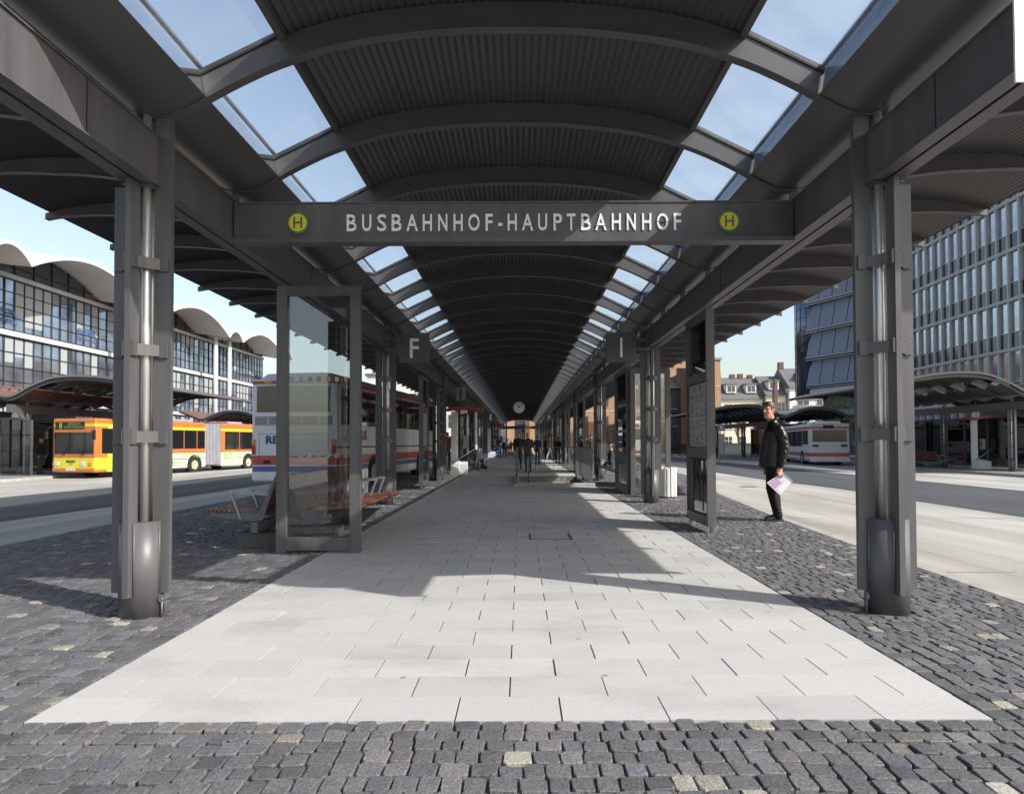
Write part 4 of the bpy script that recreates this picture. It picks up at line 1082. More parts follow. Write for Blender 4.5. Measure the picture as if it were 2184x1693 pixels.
def coach():
    # local origin: near right corner of the tail at road level, +y forward along the coach, -x to the left
    o = empty('coach', (-5.10, 17.86, -.14), -math.atan(.1128), 'tall white coach with red and blue stripes, its tail left of the tall glass screen', 'coach')
    H = 3.50; L = 11.4
    liv = bands('coach_livery', [(0, WHT), (.64, BLU), (.79, WHT), (.82, RD_), (1.08, WHT)], .32, coat=.5)
    mb = MB(); mb.bbox(-2.5, 0, 0, L, .36, 3.24, .07, seg=3); mb.build('body', liv, o)
    m_wb = mat('coach_roof_white', (.5, .5, .54), .35)
    mb = MB()                                             # sloping roof edge at the tail
    sec = [(-2.46, 3.15), (-2.38, 3.32), (-2.2, 3.44), (-1.8, H), (-.7, H), (-.3, 3.44), (-.12, 3.32), (-.04, 3.15)]
    vs = [(x, .1 if z < 3.25 else .35 if z < 3.45 else .7, z) for x, z in sec]+[(x, L-.15, z) for x, z in sec]
    n = len(sec); mb.add(vs, [tuple(range(n)), tuple(range(2*n-1, n-1, -1))]+[(i, i+n, (i+1) % n+n, (i+1) % n) for i in range(n)], 0, False)
    mb.build('roof', m_wb, o)
    mb = MB(); mb.bbox(-2.48, -.02, -.012, .1, 3.11, 3.21, .02); mb.box(.0, .006, .1, L-.4, 3.12, 3.22); mb.box(.0, .005, .1, L-.4, 3.08, 3.10); mb.build('red_band', mat('coach_red', (.42, .02, .025), .3, coat=.4), o)
    for x in (-2.0, -.5): mb = MB(); mb.bbox(x-.12, x+.12, -.03, 0, 3.12, 3.20, .01); mb.build('marker_lamp', m_amber, o)
    mb = MB(); mb.bbox(-2.34, -.16, -.01, .05, 2.32, 3.06, .009, seg=1); mb.build('rear_window', m_busglass, o)
    mb = MB()
    mb.box(-2.38, -.12, -.006, .02, 1.95, 2.19)
    mb.build('grille_recess', m_black, o)
    mb = MB()
    for k in range(4): mb.box(-2.36, -.14, -.018, -.008, 1.965+k*.057, 1.965+k*.057+.03)
    for x in (-2.0, -1.5, -1.0, -.5): mb.box(x-.02, x+.02, -.019, -.007, 1.96, 2.18)
    mb.build('grille', m_wb, o)
    mb = MB()
    for (x0, x1, z0, z1) in ((-2.26, -.24, 1.70, 1.71), (-2.26, -.24, .84, .85), (-2.27, -2.26, .84, 1.71), (-.24, -.23, .84, 1.71)): mb.box(x0, x1, -.003, .02, z0, z1)
    mb.build('engine_cover_gap', m_black, o)
    mb = MB(); mb.bbox(-2.14, -1.93, -.03, 0, .88, .96, .02); mb.build('cover_handle', m_black, o)
    text('coach_lettering', 'RE', .30, mat('navy_print', (.03, .05, .25), .35), (-1.89, -.006, 1.53), parent=o, thick=.004, bold=.012, sx=1.15)
    for x in (-2.43, -.07):
        mb = MB(); mb.bbox(x-.06, x+.06, -.02, .05, 1.12, 1.38, .015); mb.build('tail_lamp', m_redl, o)
        mb = MB(); mb.bbox(x-.06, x+.06, -.02, .05, 1.39, 1.55, .015); mb.build('indicator', m_amber, o)
    mb = MB(); mb.tube([(-1.72, -.09, .36), (-1.72, .3, .36)], .085, 20); mb.build('exhaust_pipe', m_inox, o)
    mb = MB(); mb.tube([(-1.72, -.092, .36), (-1.72, -.05, .36)], .07, 16); mb.build('exhaust_mouth', m_black, o)
    # right flank
    for k in range(7):
        a = .35+k*1.5; mb = MB(); mb.box(-.02, .004, a, min(a+1.47, L-.2), 1.97, 3.05); mb.build('side_window', m_busglass, o)
    mb = MB(); mb.box(.0, .004, .05, L-.1, 1.30, 1.345); mb.build('trim_line', m_black, o)
    for y in (3.1, 8.7): arch(o, 0, y, 1, .58); wheel(o, .012, y, 1, .48, m_alugrey); wheel(o, -2.5, y, -1, .48, m_alugrey)
    for y in (1.9, 4.3, 5.6, 6.9, 7.9, 9.9):
        mb = MB(); mb.box(.0, .0045, y-.006, y+.006, .42, 1.28); mb.build('hatch_seam', m_black, o)
    text('coach_lettering', 'US', .38, mat('wine_print', (.2, .015, .03), .35), (.006, 2.2, 1.66), rot=(R(90), 0, R(90)), parent=o, thick=.004, bold=.01)
    mb = MB()
    for y in (5.0, 5.9, 9.8, 10.4): mb.box(.0, .006, y, y+.06, .48, .66)
    mb.build('vent', m_black, o)
    mb = MB(); mb.tube([(.02, L-.1, 2.7), (.2, L+.25, 2.6), (.22, L+.3, 2.3)], .02, 6); mb.bbox(.14, .3, L+.24, L+.34, 1.9, 2.4, .03); mb.build('mirror', m_black, o)
    return o
coach()
def citybus(loc, rz, lab):
    o = empty('city_bus', loc, rz, lab, 'bus')
    H, L, Wd = 2.85, 11.2, 2.5
    liv = bands('white_red_livery', [(0, (.6, .62, .66)), (.36, BLU), (.44, (.6, .62, .66)), (.62, RD_), (.86, (.6, .62, .66)), (2.5, RD_), (2.62, (.6, .62, .66))], .35)
    mb = MB(); mb.bbox(0, Wd, 0, L, .30, H, .08, seg=3); mb.build('body', liv, o)
    mb = MB(); mb.bbox(.18, Wd-.2, -.012, .05, 1.62, 2.42, .011, seg=1); mb.build('rear_window', m_busglass, o)
    mb = MB(); mb.bbox(.85, 1.5, -.02, .03, 2.5, 2.74, .011, seg=1); ds = mb.build('line_display', m_black, o)
    text('display_text', '357', .2, mat('display_dim', (.12, .14, .03), .5), (1.17, -.022, 2.62), parent=ds, thick=.002)
    for x in (.16, Wd-.56): mb = MB(); mb.bbox(x, x+.40, -.008, .03, 1.28, 1.42, .007, seg=1); mb.build('vent', m_black, o)
    for x in (.12, .32, Wd-.4, Wd-.2): mb = MB(); mb.tube([(x, .02, .74), (x, -.02, .74)], .06, 14); mb.build('tail_lamp', m_redl, o)
    mb = MB(); mb.box(.95, 1.47, -.012, .0, .36, .47); p = mb.build('number_plate', m_plate, o); text('plate_text', 'KO-V 624', .1, m_black, (1.21, -.0135, .415), parent=p, thick=.002)
    mb = MB(); mb.bbox(.02, Wd-.02, -.05, .1, .28, .5, .03); mb.build('bumper', mat('bus_white', (.6, .62, .66), .4), o)
    for k in range(6):
        a = .5+k*1.72; mb = MB(); mb.box(-.004, .02, a, a+1.64, 1.30 if k else 1.45, 2.4); mb.build('side_window', m_busglass, o)
    for y in (2.3, 8.3): arch(o, 0, y, -1, .56); wheel(o, -.012, y, -1, .46, m_alugrey); wheel(o, Wd, y, 1, .46, m_alugrey)
    mb = MB(); mb.bbox(.4, Wd-.3, .9, 2.6, H-.02, H+.17, .06); mb.build('roof_unit', m_white, o)
    return o
citybus((19.55, 43.2, -.345), -math.atan(.204), 'white city bus with red stripes seen from behind under the near right canopy')
citybus((6.95, 45.5, -.15), 0, 'pale city bus seen through the glass screens right of the stair railing')

# ------------------------------------------------------------------ buildings
m_shell = mat('white_shell_concrete', (.62, .61, .58), .8, var=.12, scale=.5, bump=.1, bscale=8)
m_blind = mat('drawn_blind', (.34, .36, .36), .6)
m_band = mat('pale_metal_band', (.5, .51, .52), .5, var=.12, scale=.6)
m_mull = mat('dark_mullion', (.03, .032, .035), .5)
def skypane(name, col, rough=.04, metal=.65, var=.35, scale=.35):
    return mat(name, col, rough, metal=metal, var=var, scale=scale, spec=1.0, detail=2)
m_fac = skypane('facade_glass', (.36, .42, .52), metal=.8, var=.5, scale=.5)
m_facd = skypane('lunette_glass', (.13, .15, .18), metal=.6)
def shell_building():
    o = empty('glass_hall_building', (0, 0, 0), 0, 'long glazed hall with a white scalloped shell roof on the left of the square', 'building')
    XF, XLIP = -36.0, -32.0
    Y0, PER, BIG, SM = 22.4, 16.0, 12.65, 3.35           # big arches with small arches between
    a0 = 41.8-PER
    def zl(y):                                           # lip height
        t = (y-a0) % PER
        if t < BIG: return 12.9+1.85*math.sin(math.pi*t/BIG)**.85
        t -= BIG; return 12.9+1.0*math.sin(math.pi*t/SM)**.8
    ye = 90.0
    ys = frange(a0-PER, ye, .25)
    # roof shell
    mb = MB(); prof = [(XLIP, 0), (XLIP-1.3, .12), (XF, .55), (XF-6, 1.5), (XF-16, 2.6), (XF-26, 2.2)]
    def zs(y, k, lift): return zl(y)*(1-.0) + lift
    n = len(prof); vs = []
    for y in ys:
        for x, lf in prof: vs.append((x, y, zl(y)+lf))
    fs = [(j*n+i, j*n+i+1, (j+1)*n+i+1, (j+1)*n+i) for j in range(len(ys)-1) for i in range(n-1)]
    mb.add(vs, fs, 0, True); vs2 = [(x, y, z+.24) for x, y, z in vs]; mb.add(vs2, [f[::-1] for f in fs], 0, True)
    lip = []
    for y in ys: lip += [(XLIP, y, zl(y)), (XLIP, y, zl(y)+.24)]
    mb.add(lip, [(2*i, 2*i+1, 2*i+3, 2*i+2) for i in range(len(ys)-1)])
    for q in (0, len(ys)-1):
        e = [vs[q*n+i] for i in range(n)]; e2 = [vs2[q*n+i] for i in range(n)]
        mb.add(e+e2, [(i, i+1, n+i+1, n+i) for i in range(n-1)])
    mb.build('shell_roof', m_shell, o, recalc=False)
    # columns in pairs under the valleys
    for k in range(-1, 4):
        for y in (a0+PER*k, a0+PER*k-SM):
            if 45 < y < 92: mb = MB(); mb.tube([(XLIP-1.6, y, -.4), (XLIP-1.6, y, zl(y)+.3)], .22, 20); mb.build('round_column', m_band, o)
    fy1 = 89.2
    mb = MB(); mb.box(XF-20, XF-.5, 12, fy1-.4, -.4, 13.1); mb.build('wall', mat('hall_interior_dark', (.10, .10, .11), .8), o)
    bays = [(12, 25.8-SM), (25.8-SM, 25.8), (25.8, 41.8-SM), (41.8-SM, 41.8), (41.8, 57.8-SM), (57.8-SM, 57.8), (57.8, 73.8-SM), (73.8-SM, 73.8), (73.8, fy1)]
    for (b0, b1) in bays:
        for (z0, z1, nz) in ((-.3, 4.3, 4), (4.75, 8.85, 4), (9.4, 12.95, 4)):
            m_ = m_fac
            mb = MB(); mb.box(XF-.05, XF-.02, b0+.06, b1-.06, z0, z1); g = mb.build('window', m_, o)
            mb = MB(); nn = max(2, int((b1-b0)/.9)); w = (b1-b0)/nn
            for i in range(nn+1):
                t = .07 if i % 3 == 0 else .035
                mb.box(XF-.02, XF+.06, b0+w*i-t/2, b0+w*i+t/2, z0, z1)
            for i in range(nz+1): z = z0+(z1-z0)*i/nz; mb.box(XF-.018, XF+.055, b0, b1, z-.022, z+.022)
            mb.build('mullion', m_mull, g)
            rg = random.Random(int(b0*7+z0))               # blinds drawn behind some panes, pale curtains
            for i in range(nn):
                if rg.random() < (.38 if z0 > 2 else .2): mb = MB(); mb.box(XF-.019, XF-.012, b0+w*i+.05, b0+w*(i+1)-.05, z0+(z1-z0)*(1-rg.uniform(.2, .9)), z1-.05); mb.build('blind', m_blind, g)
        # arched top light
        mb = MB(); pts = [(y, max(13.05, zl(y)+.42)) for y in frange(b0+.05, b1-.05, .4)]
        mb.add([(XF-.03, y, 13.0) for y, z in pts]+[(XF-.03, y, z) for y, z in pts], [(i, i+1, len(pts)+i+1, len(pts)+i) for i in range(len(pts)-1)])
        g = mb.build('window', m_facd, o, recalc=False); mb = MB(); nn = max(1, int((b1-b0)/1.6))
        for i in range(1, nn):
            y = b0+(b1-b0)*i/nn; mb.box(XF-.02, XF+.05, y-.04, y+.04, 13.0, zl(y)+.5)
        mb.box(XF-.02, XF+.05, b0, b1, 13.85, 13.92); mb.build('mullion', m_mull, g)
    for z0, z1, m_ in ((4.36, 4.68, m_band), (8.95, 9.3, m_shell), (13.0, 13.3, m_band)):
        mb = MB(); mb.box(XF-.2, XF+.22, 12, fy1, z0, z1); mb.build('floor_band', m_, o)
    mk = mat('blue_window_print', (.06, .12, .26), .5)
    for y, in ((36.2,), (44.4,), (53.0,)):
        text('window_lettering', 'KIESER', .72, mk, (XF+.075, y, 10.55), rot=(R(90), 0, R(90)), parent=o, thick=.004, bold=.008)
        text('window_lettering', 'TRAINING', .55, mk, (XF+.075, y, 9.95), rot=(R(90), 0, R(90)), parent=o, thick=.004)
    return o
shell_building()
def office_block():
    th = .065; rz = -math.atan(th)
    o = empty('office_block', (34.6, 40.0, -.34), rz, 'large grey grid-fronted office block with blue window panes on the right', 'building')
    # local: facade in plane x=0 facing -x, runs along y
    P = 1.15; FH = 3.53; Z0 = 1.4+.34-.7
    m_grid = mat('grey_facade_grid', (.43, .42, .41), .6, var=.12, scale=.7)
    m_lp = skypane('pale_blue_pane', (.50, .54, .60), metal=.75, var=.35, scale=.9); m_dp = skypane('dark_spandrel', (.035, .035, .05), metal=.3, rough=.12)
    L = 24.0; H = 8*FH+Z0
    mb = MB(); mb.box(.3, 16, -6, L, 0, H+.6); mb.build('wall', m_grid, o)
    mb = MB(); ncol = int((L+6)/P)
    for i in range(ncol+1): mb.box(-.10, .3, -6+P*i-.07, -6+P*i+.07, 0, H)
    mb.build('facade_fin', m_grid, o)
    mb = MB()
    for k in range(9): mb.box(-.085, .3, -6, L, Z0+FH*k-.12, Z0+FH*k+.12); mb.box(-.13, -.11, -6, L, Z0+FH*k-.03, Z0+FH*k+.03)
    mb.build('floor_slab', m_grid, o)
    def win():
        mb = MB(); mb.box(.10, .13, .08, P-.08, 1.25, FH-.13); mb.build('window', m_lp, None) if False else None
        a = mb.build('window', m_lp, o); mb2 = MB(); mb2.box(.08, .11, .08, P-.08, .13, 1.22); b = mb2.build('spandrel', m_dp, a)
        mb3 = MB(); mb3.box(.06, .12, .08, P-.08, 1.20, 1.26); mb3.box(.06, .12, .08, .12, 1.26, FH-.13); c = mb3.build('window_frame', m_grid, a)
        return a
    cells = [(k, i) for k in range(1, 7) for i in range(ncol)]
    near = [c for c in cells if 4 < c[1] <= 20][:100]
    w0 = win(); first = True
    for k, i in near:
        w = w0 if first else copy_tree(w0, o); first = False
        w.location = (0, -6+P*i, Z0+FH*k)
    rest = [c for c in [(k, i) for k in range(0, 8) for i in range(ncol)] if c not in near]
    mb = MB()
    for k, i in rest: mb.box(.10, .13, -6+P*i+.08, -6+P*i+P-.08, Z0+FH*k+1.25, Z0+FH*k+FH-.13, 0); mb.box(.08, .11, -6+P*i+.08, -6+P*i+P-.08, Z0+FH*k+.13, Z0+FH*k+1.22, 1)
    r_ = mb.build('window_rows', [m_lp, m_dp], o); r_['kind'] = 'stuff'
    return o
office_block()
def blind_building():
    o = empty('blind_clad_building', (36.9, 82.0, -.34), R(21.5), 'dark blue-grey building with tilted sun blinds and curved glass corner, right of cream houses', 'building')
    # local frame: facade along -y..., near end at negative y; faces -x
    m_bl = mat('blue_grey_blind', (.16, .18, .24), .45, var=.1, scale=.5); m_w = mat('building_white_trim', (.5, .5, .5), .5)
    m_g = skypane('corner_glass', (.10, .13, .2), metal=.7)
    FH = 3.5; zb = 8.3
    mb = MB(); mb.box(.4, 14, -16, 0, zb, zb+4.6*FH+4); mb.box(1.5, 13, -15, -1, 0, zb); mb.build('wall', mat('building_dark_wall', (.07, .07, .08), .6), o)
    mb = MB(); mb.box(-.1, .4, -16, -.2, zb-.6, zb-.02); mb.build('base_band', m_w, o)
    for k in range(5):
        for i in range(7):
            y1 = -.35-i*2.05; y0 = y1-1.95; z0 = zb+.55+FH*k; z1 = z0+FH-.45
            mb = MB(); mb.add([(-.55, y0, z0), (-.55, y1, z0), (.12, y1, z1), (.12, y0, z1), (-.52, y0, z0), (-.52, y1, z0), (.15, y1, z1), (.15, y0, z1)], [(0,1,2,3),(7,6,5,4),(0,4,5,1),(1,5,6,2),(2,6,7,3),(3,7,4,0)])
            mb.build('sun_blind', m_bl, o)
        mb = MB(); mb.box(-.6, .1, -15.5, -.3, z0-.16, z0-.06); mb.box(-.6, -.55, -15.5, -.3, z0+.0-.45, z0-.38)
        mb.build('blind_rail', m_w, o)
    mb = MB(); R_ = 2.3; cx, cy = 1.9, .7
    mb.tube([(cx, cy, zb-1.2), (cx, cy, zb+5.4*FH)], R_, 40); g = mb.build('round_corner_glass', m_g, o)
    mb = MB()
    for k in range(20): mb.tube([(cx+(R_+.01)*math.cos(R(a)), cy+(R_+.01)*math.sin(R(a)), zb-1.2+k*1.16) for a in range(0, 361, 15)], .035, 5)
    for a in range(0, 360, 20): x, y = cx+(R_+.01)*math.cos(R(a)), cy+(R_+.01)*math.sin(R(a)); mb.box(x-.03, x+.03, y-.03, y+.03, zb-1.2, zb+5.4*FH)
    mb.build('mullion', m_mull, g)
    return o
blind_building()
m_brick = brickmat('sunny_brick', (.50, .27, .13), (.42, .21, .10), (.45, .38, .28))
m_brickd = brickmat('dark_brick', (.20, .085, .05), (.16, .07, .045), (.18, .13, .1))
m_winglass = mat('window_glass', (.03, .035, .05), .06, spec=1.0)
m_roof = mat('slate_roof', (.13, .125, .13), .7, var=.3, scale=3, bump=.4, bscale=12)
m_rooft = mat('brown_tile_roof', (.20, .13, .10), .75, var=.3, scale=3, bump=.5, bscale=10)
m_cream = mat('cream_render', (.62, .58, .46), .85, var=.1, scale=.6)
m_wr = mat('white_render', (.68, .68, .64), .85, var=.1, scale=.6)
def add_window(o, x, y, z, w, h, name='window', fm=None, bars=(1, 1), sill=True):
    mb = MB(); mb.box(x-w/2, x+w/2, y-.02, y+.1, z, z+h); g = mb.build(name, m_winglass, o)
    mb = MB(); t = .06; fy0, fy1 = y-.05, y-.022
    mb.box(x-w/2-t, x+w/2+t, fy0, fy1, z+h, z+h+t); mb.box(x-w/2-t, x+w/2+t, fy0, fy1, z-t, z); mb.box(x-w/2-t, x-w/2, fy0, fy1, z, z+h); mb.box(x+w/2, x+w/2+t, fy0, fy1, z, z+h)
    for i in range(1, bars[0]+1): xx = x-w/2+w*i/(bars[0]+1); mb.box(xx-.035, xx+.035, fy0+.003, fy1, z, z+h)
    for i in range(1, bars[1]+1): zz = z+h*i/(bars[1]+1); mb.box(x-w/2, x+w/2, fy0+.003, fy1, zz-.025, zz+.025)
    mb.build('window_frame', fm or m_white, g)
    if sill: mb = MB(); mb.box(x-w/2-.1, x+w/2+.1, y-.12, y-.002, z-.16, z-.065); mb.build('window_sill', m_conc2, g)
def brick_building():
    o = empty('brick_building', (0, 104, -.34), 0, 'long orange brick building with dark tall windows closing the far end of the square', 'building')
    H = 15.0
    mb = MB(); mb.box(-2.2, 32.6, 0, 14, 0, H); mb.build('wall', m_brick, o)
    mb = MB(); mb.box(-2.4, 32.85, -.2, 14.2, H+.002, H+.4); mb.build('parapet', m_conc2, o)
    mb = MB()
    for x in (1.1, 9.5, 17.9): mb.box(x-.35, x+.35, -.3, -.003, 0, H)
    mb.build('pilaster', m_brickd, o)
    k = 0
    for i in range(10):
        x = -.1+i*3.3
        for z, h in ((.9, 4.9), (7.6, 2.6), (11.4, 2.2)):
            add_window(o, x+.2, -.0, z, 1.9, h, fm=m_mull, bars=(1, 3 if h > 3 else 1), sill=h < 3)
    mb = MB(); mb.box(.2, 32.6, -.06, -.003, 6.6, 6.75); mb.box(.2, 32.6, -.06, -.003, 10.6, 10.72); mb.build('string_course', m_cream, o)
brick_building()
def pale_building():
    o = empty('pale_glazed_building', (-26, 108, -.34), 0, 'pale modern building with white floor bands left of the orange brick building', 'building')
    mb = MB(); mb.box(0, 23.5, 0, 12, 0, 13); mb.build('wall', m_wr, o)
    for z in (.6, 4.2, 7.8):
        for i in range(7): add_window(o, 1.9+3.3*i, 0, z, 2.6, 2.2, bars=(1, 1), sill=False)
    mb = MB(); mb.box(-.2, 23.7, -.3, 12.2, 13.002, 13.4); mb.build('roof', m_roof, o)
pale_building()
def cafe_building():
    o = empty('cafe_building', (18.6, 90, -.34), 0, 'dark red-brown building with tiled roof behind the blue cafe sign', 'building')
    m_dk = mat('dark_red_cladding', (.055, .022, .02), .6, var=.3, scale=2)
    mb = MB(); mb.box(0, 4.8, 0, 9, 0, 9.2); mb.build('wall', m_dk, o)
    mb = MB(); mb.box(3.9, 4.95, -.35, 9, 0, 11.3); mb.build('pier', m_brickd, o)
    mb = MB(); mb.prism([(-.4, 9.2), (9.3, 9.2), (9.3, 12.4)], 'x', -.3, 3.88); mb.build('roof', m_rooft, o)
    for z, h in ((.4, 2.6), (4.0, 1.7), (6.4, 1.7)):
        for x in (.9, 2.8): add_window(o, x, 0, z, 1.1, h, fm=m_mull)
    mb = MB(); mb.box(-.2, 3.85, -.9, -.02, 5.75, 5.95); mb.build('balcony', m_dk, o)
    s = empty('cafe_sign', (20.1, 89.0, 4.35), 0, 'blue sign with the white word Café on the dark red-brown building', 'sign')
    mb = MB(); mb.bbox(-1.05, 1.05, -.06, .06, -.5, .5, .03); mb.build('sign_panel', mat('sign_blue', (.02, .06, .16), .4), s)
    text('lettering', 'Café', .85, m_letter, (0, -.066, 0), parent=s, thick=.004, bold=.01)
    mb = MB()
    for x in (-.8, -.3, .3, .8): mb.tube([(x, -.02, .5), (x, -.25, .75)], .015, 6); mb.ball((x, -.27, .73), .07)
    mb.build('spot_lamp', m_white, s); mb = MB(); mb.box(-.05, .05, .06, 1.0, -.1, .1); mb.build('bracket', m_black, s)
    w = empty('warning_board', (19.6, 72.0, -.3), 0, 'small red and white striped warning board beside the road in front of the cafe building', 'sign')
    mb = MB(); mb.box(-.28, .28, -.02, .02, .5, 1.6); p = mb.build('board', m_letter, w)
    for k in range(3): mb = MB(); z = .62+k*.34; mb.prism([(-.28, z+.22), (-.28, z+.06), (.28, z-.1), (.28, z+.06)], 'y', -.026, -.0205); mb.build('stripe', m_red, p)
    mb = MB(); mb.tube([(0, .03, 0), (0, .03, 1.6)], .03, 8); mb.build('post', m_galv, w)
cafe_building()
def houses():
    def gable_house(x0, x1, y, zeave, zridge, wallm, lab, dorm=(), chim=(), rows=(), balc=None, depth=11):
        o = empty('terraced_house', (0, y, -.34), 0, lab, 'house')
        mb = MB(); mb.box(x0, x1, 0, depth, 0, zeave); mb.build('wall', wallm, o)
        mb = MB(); mb.prism([(-.5, zeave+.002), (depth+.5, zeave+.002), (depth/2, zridge)], 'x', x0-.15, x1+.15); rf = mb.build('roof', m_roof, o)
        for cx, h in chim: mb = MB(); mb.box(cx-.5, cx+.5, depth/2-.4, depth/2+.5, zridge-1, zridge+h); mb.build('chimney', mat('chimney_brick', (.13, .07, .05), .8), rf)
        for dx in dorm:
            zd = zeave+1.3; mb = MB(); mb.box(dx-1.0, dx+1.0, .6, 4, zd, zd+1.7); d = mb.build('dormer', m_wr, rf)
            mb = MB(); mb.prism([(dx-1.25, zd+1.702), (dx+1.25, zd+1.702), (dx+1.1, zd+2.0), (dx-1.1, zd+2.0)], 'y', .35, 4.2); mb.build('dormer_roof', m_roof, d)
            mb = MB(); mb.box(dx-.75, dx+.75, .56, .598, zd+.25, zd+1.45); mb.build('dormer_window', m_winglass, d)
            mb = MB(); mb.box(dx-.03, dx+.03, .53, .558, zd+.25, zd+1.45); mb.box(dx-.8, dx+.8, .53, .558, zd+.16, zd+.25); mb.box(dx-.8, dx+.8, .53, .558, zd+1.45, zd+1.52); mb.build('window_frame', m_white, d)
        for z, h, n in rows:
            for i in range(n): add_window(o, x0+(x1-x0)*(i+.5)/n, 0, z, 1.5, h)
        return o
    gable_house(40.8, 49.3, 130, 10.3, 15.2, m_cream, 'cream terraced house with grey slate roof and two dormers behind the low right canopy', dorm=(43.1, 47.2), chim=((41.9, .7), (44.9, .7), (46.6, .8), (48.6, .6)), rows=((1.0, 1.7, 3), (4.2, 1.7, 3), (7.6, 1.7, 3)))
    gable_house(49.6, 53.6, 129, 10.9, 15.4, m_cream, 'narrow cream house with a single wide dormer between the two larger houses', dorm=(51.4,), rows=((1.0, 1.8, 2), (4.2, 1.8, 2), (7.8, 1.8, 2)))
    o = gable_house(53.9, 64, 128, 12.4, 16.9, m_wr, 'white house with balcony doors left of the dark blue-grey building', chim=((54.4, 1.3),), dorm=(57.6,), rows=((1.2, 2.2, 4),))
    for x in (56.6, 60.5):
        for z in (5.0, 8.9):
            add_window(o, x, 0, z, 2.3, 2.5, sill=False)
            mb = MB(); mb.box(x-1.9, x+1.9, -1.0, -.06, z-.25, z-.12)
            mb.box(x-1.9, x+1.9, -1.0, -.97, z+.8, z+.85)
            for k in range(20): mb.box(x-1.9+k*.2-.012, x-1.9+k*.2+.012, -1.0, -.975, z-.12, z+.8)
            mb.build('balcony', m_galv, o)
    # weathered steel obelisk
    mb = MB(); mb.prism([(-.62, 0), (.62, 0), (.2, 12.9), (-.2, 12.9)], 'y', -.5, .5); ob = mb.build('obelisk', mat('rusty_brown_steel', (.10, .065, .055), .6, var=.3)); ob.location = (45.8, 115, -.34); tag(ob, 'tall slim brown tapering obelisk rising behind the head of the man in black leather jacket', 'monument')
    ww = empty('low_wall', (0, 0, 0), 0, 'long low pale wall at the far edge of the square behind the low right canopy', 'wall')
    mb = MB(); mb.box(22, 60, 92, 92.4, -.35, 1.0); mb.build('wall_body', m_cream, ww); mb = MB(); mb.box(22, 60, 91.9, 92.5, 1.002, 1.1); mb.build('coping', m_conc2, ww)
houses()

# ------------------------------------------------------------------ trees and bushes (early spring, nearly bare)
def tree(loc, h, spread, lab, seed, leaves=0, col=(.12, .13, .04), group=None, name='bare_tree'):
    rg = random.Random(seed); o = empty(name, loc, 0, lab, 'tree', group)
    mb = MB(); tips = []
    def grow(p, d, l, r, lv):
        q = p+d*l; mid = p+d*l*.5+Vector((rg.uniform(-.05, .05)*l, rg.uniform(-.05, .05)*l, 0))
        mb.tube([p, mid, q], [r, r*.85, r*.68], 6 if lv < 2 else 4, cap=False)
        if lv >= 5: tips.append(q); return
        for i in range(rg.choice((2, 3, 3)) if lv else 5):
            dd = (d+Vector((rg.gauss(0, .5), rg.gauss(0, .5), rg.uniform(-.05, .45)))*spread).normalized()
            grow(q if rg.random() < .7 else mid, dd, l*rg.uniform(.6, .8), r*.6, lv+1)
        if lv > 2: tips.append(q)
    grow(Vector((0, 0, 0)), Vector((0, 0, 1)), h*.3, h*.022, 0)
    mb.build('trunk', mat('bark', (.07, .055, .045), .9, var=.3), o)
    if leaves:
        lm = MB()
        for q in tips:
            for k in range(leaves):
                c = q+Vector((rg.gauss(0, .25), rg.gauss(0, .25), rg.gauss(0, .25))); s_ = rg.uniform(.04, .10)
                a = Vector((rg.gauss(0, 1), rg.gauss(0, 1), rg.gauss(0, 1))).normalized(); b = a.orthogonal().normalized()
                lm.add([c-a*s_, c+b*s_*.6, c+a*s_, c-b*s_*.6], [(0, 1, 2, 3)])
        lm.build('crown', mat('spring_leaves', col, .7, var=.4, scale=2), o, recalc=False)
    return o
tree((33.5, 68, -.34), 6.4, .95, 'budding olive-green tree between the canopies behind the white city bus', 3, leaves=10, col=(.17, .17, .07))
tree((37.8, 72, -.34), 6.0, .95, 'smaller budding tree right of the olive-green one behind the city bus', 8, leaves=9, col=(.15, .15, .07))
tree((43.5, 118, -.34), 9.5, .9, 'bare brown tree in front of the cream terraced house', 5)
tree((38, 112, -.34), 8.5, .9, 'bare tree beside the right end of the orange brick building', 15)
tree((19.5, 3.2, -.3), 11.5, .95, 'tall bare tree beside the right road whose branches shade the concrete', 21)
def hedge(x0, x1, y, h, lab, seed):
    rg = random.Random(seed); lm = MB()
    for k in range(1800):
        c = Vector((rg.uniform(x0, x1), y+rg.gauss(0, .35), -.3+h*rg.random()**.8)); s_ = rg.uniform(.05, .13)
        a = Vector((rg.gauss(0, 1), rg.gauss(0, 1), rg.gauss(0, 1))).normalized(); b = a.orthogonal().normalized()
        lm.add([c-a*s_, c+b*s_*.6, c+a*s_, c-b*s_*.6], [(0, 1, 2, 3)])
    o = lm.build('hedge', mat('dark_hedge_leaves', (.035, .05, .02), .7, var=.4, scale=2), None, recalc=False); tag(o, lab, 'hedge')
hedge(15.5, 21.5, 75, 1.3, 'low dark hedge beside the red and white warning board before the cafe building', 2)

